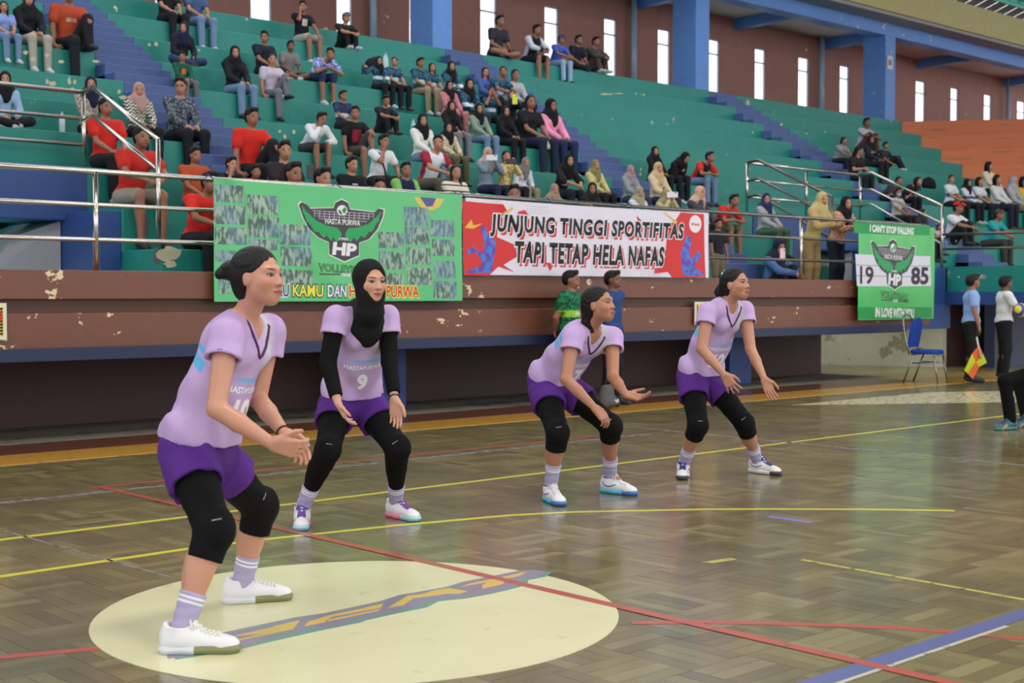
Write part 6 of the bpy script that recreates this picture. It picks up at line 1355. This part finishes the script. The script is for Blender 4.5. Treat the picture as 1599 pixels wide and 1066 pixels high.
# bottles, phones and bags on the stand
def bottle(px, py, row, label, rgb, h=0.24, r=0.034):
    y = YR(row) + 0.14; p = on_y(px, py, y); e = empty('bottle', (p[0], y, ZR(row) + 0.002), 0, label, 'bottle')
    prof = [(0.9, 0), (1, 0.02), (1, 0.62), (0.9, 0.72), (0.42, 0.86), (0.40, 0.92)]; n = 14; v = []; f = []
    for k, (a, z) in enumerate(prof): v += [(a * r * math.cos(2 * math.pi * j / n), a * r * math.sin(2 * math.pi * j / n), z * h) for j in range(n)]
    for k in range(len(prof) - 1): f += [(k * n + j, k * n + (j + 1) % n, (k + 1) * n + (j + 1) % n, (k + 1) * n + j) for j in range(n)]
    f += [tuple(reversed(range(n))), tuple((len(prof) - 1) * n + j for j in range(n))]
    me = bpy.data.meshes.new('bottle_body'); me.from_pydata(v, [], f); me.materials.append(plain('bottle_plastic', rgb, 0.15)); me.polygons.foreach_set('use_smooth', [True] * len(me.polygons)); link(bpy.data.objects.new('bottle_body', me), e)
    MB().tube([(0, 0, h * 0.92), (0, 0, h)], r * 0.45, 12).build('bottle_cap', plain('bottle_cap', (120, 150, 190), 0.4), e, smooth=True)
bottle(97, 195, 3, 'clear water bottle standing on the bench at the far left', (190, 204, 214)); bottle(602, 76, 7, 'clear tall bottle on the bench above the point of an arm', (180, 206, 212), 0.34, 0.05); bottle(645, 172, 4, 'pale green bottle standing beside the black-trousered legs', (150, 200, 190), 0.28, 0.04)
def phone(px, py, D, label, rgb, w=0.075, h=0.15, rot=0.0, flip=False):
    p = at(px, py, D); e = empty('phone', tuple(p), HEAD - math.pi / 2 + rot, label, 'phone')
    if flip: w, h = h, w
    MB().box((-w / 2, -0.005, -h / 2), (w / 2, 0.005, h / 2)).build('phone_case', plain('phone_case', rgb, 0.35), e, bevel=0.004); MB().box((w * 0.2, -0.008, h * 0.25), (w * 0.38, -0.004, h * 0.42)).build('camera_lens', plain('lens_black', (20, 20, 24), 0.2), e)
dep = lambda px, row, back: (lambda p: p[0] * FX + p[1] * FY)(on_y(px, 300, YR(row) + back))
phone(767, 144, dep(767, 6, -0.02), 'white phone held up by a girl in camouflage jersey', (220, 222, 226)); phone(804, 155, dep(804, 5, -0.02), 'bright yellow phone held up near the blue stairs', (226, 226, 60), 0.085, 0.16)
phone(768, 246, dep(768, 2, -0.05), 'white phone held sideways by the woman in dusty rose headscarf', (222, 222, 228), flip=True); phone(798, 252, dep(798, 2, -0.05), 'black camera phone held by the woman in yellow batik', (30, 30, 34), flip=True)
phone(1050, 304, dep(1050, 0, -0.05), 'white phone held sideways above the red banner end', (222, 222, 228), flip=True); phone(484, 268, dep(484, 0, -0.02), 'black phone held next to the boy in navy tee', (24, 24, 28), rot=0.6)
phone(1222, 396, 19.0, 'pale phone in the hands of the crouching woman', (226, 200, 200))
def bag(px, py, row, label, rgb, r=(0.2, 0.13, 0.14), back=0.3):
    y = YR(row) + back; p = on_y(px, py, y); e = empty('bag', (p[0], y, ZR(row) + 0.003), 0.2, label, 'bag')
    sdf_obj('bag_body', [ell((0, 0, r[2] * 0.9), r, None, 0.0), ell((r[0] * .3, -0.03, r[2] * 0.6), (r[0] * .6, r[1] * .8, r[2] * .6), None, 0.03)], 0.014, cloth('bag_cloth', rgb), e, cuts=[((0, 0, 0.002), (0, 0, -1))])
    MB().tube([(-0.08, 0, r[2] * 1.7), (0, 0.0, r[2] * 2.0), (0.08, 0, r[2] * 1.7)], 0.01, 8).build('bag_strap', plain('bag_strap', (30, 30, 34), 0.8), e, smooth=True)
bag(585, 82, 7, 'black bag lying on the top bench next to the tall bottle', (26, 28, 36)); bag(840, 262, 1, 'dark shoulder bag behind the woman in grey headscarf', (40, 40, 44), (0.13, 0.09, 0.11)); bag(1450, 282, 4, 'black backpack lying between two girls on the right', (24, 24, 28), (0.22, 0.14, 0.15))
bag(853, 194, 4, 'white handbag on the lap of the girl with pink sleeves', (218, 216, 196), (0.12, 0.05, 0.08), -0.02)
print('SCRIPT SECONDS', round(time.time() - T0, 1))
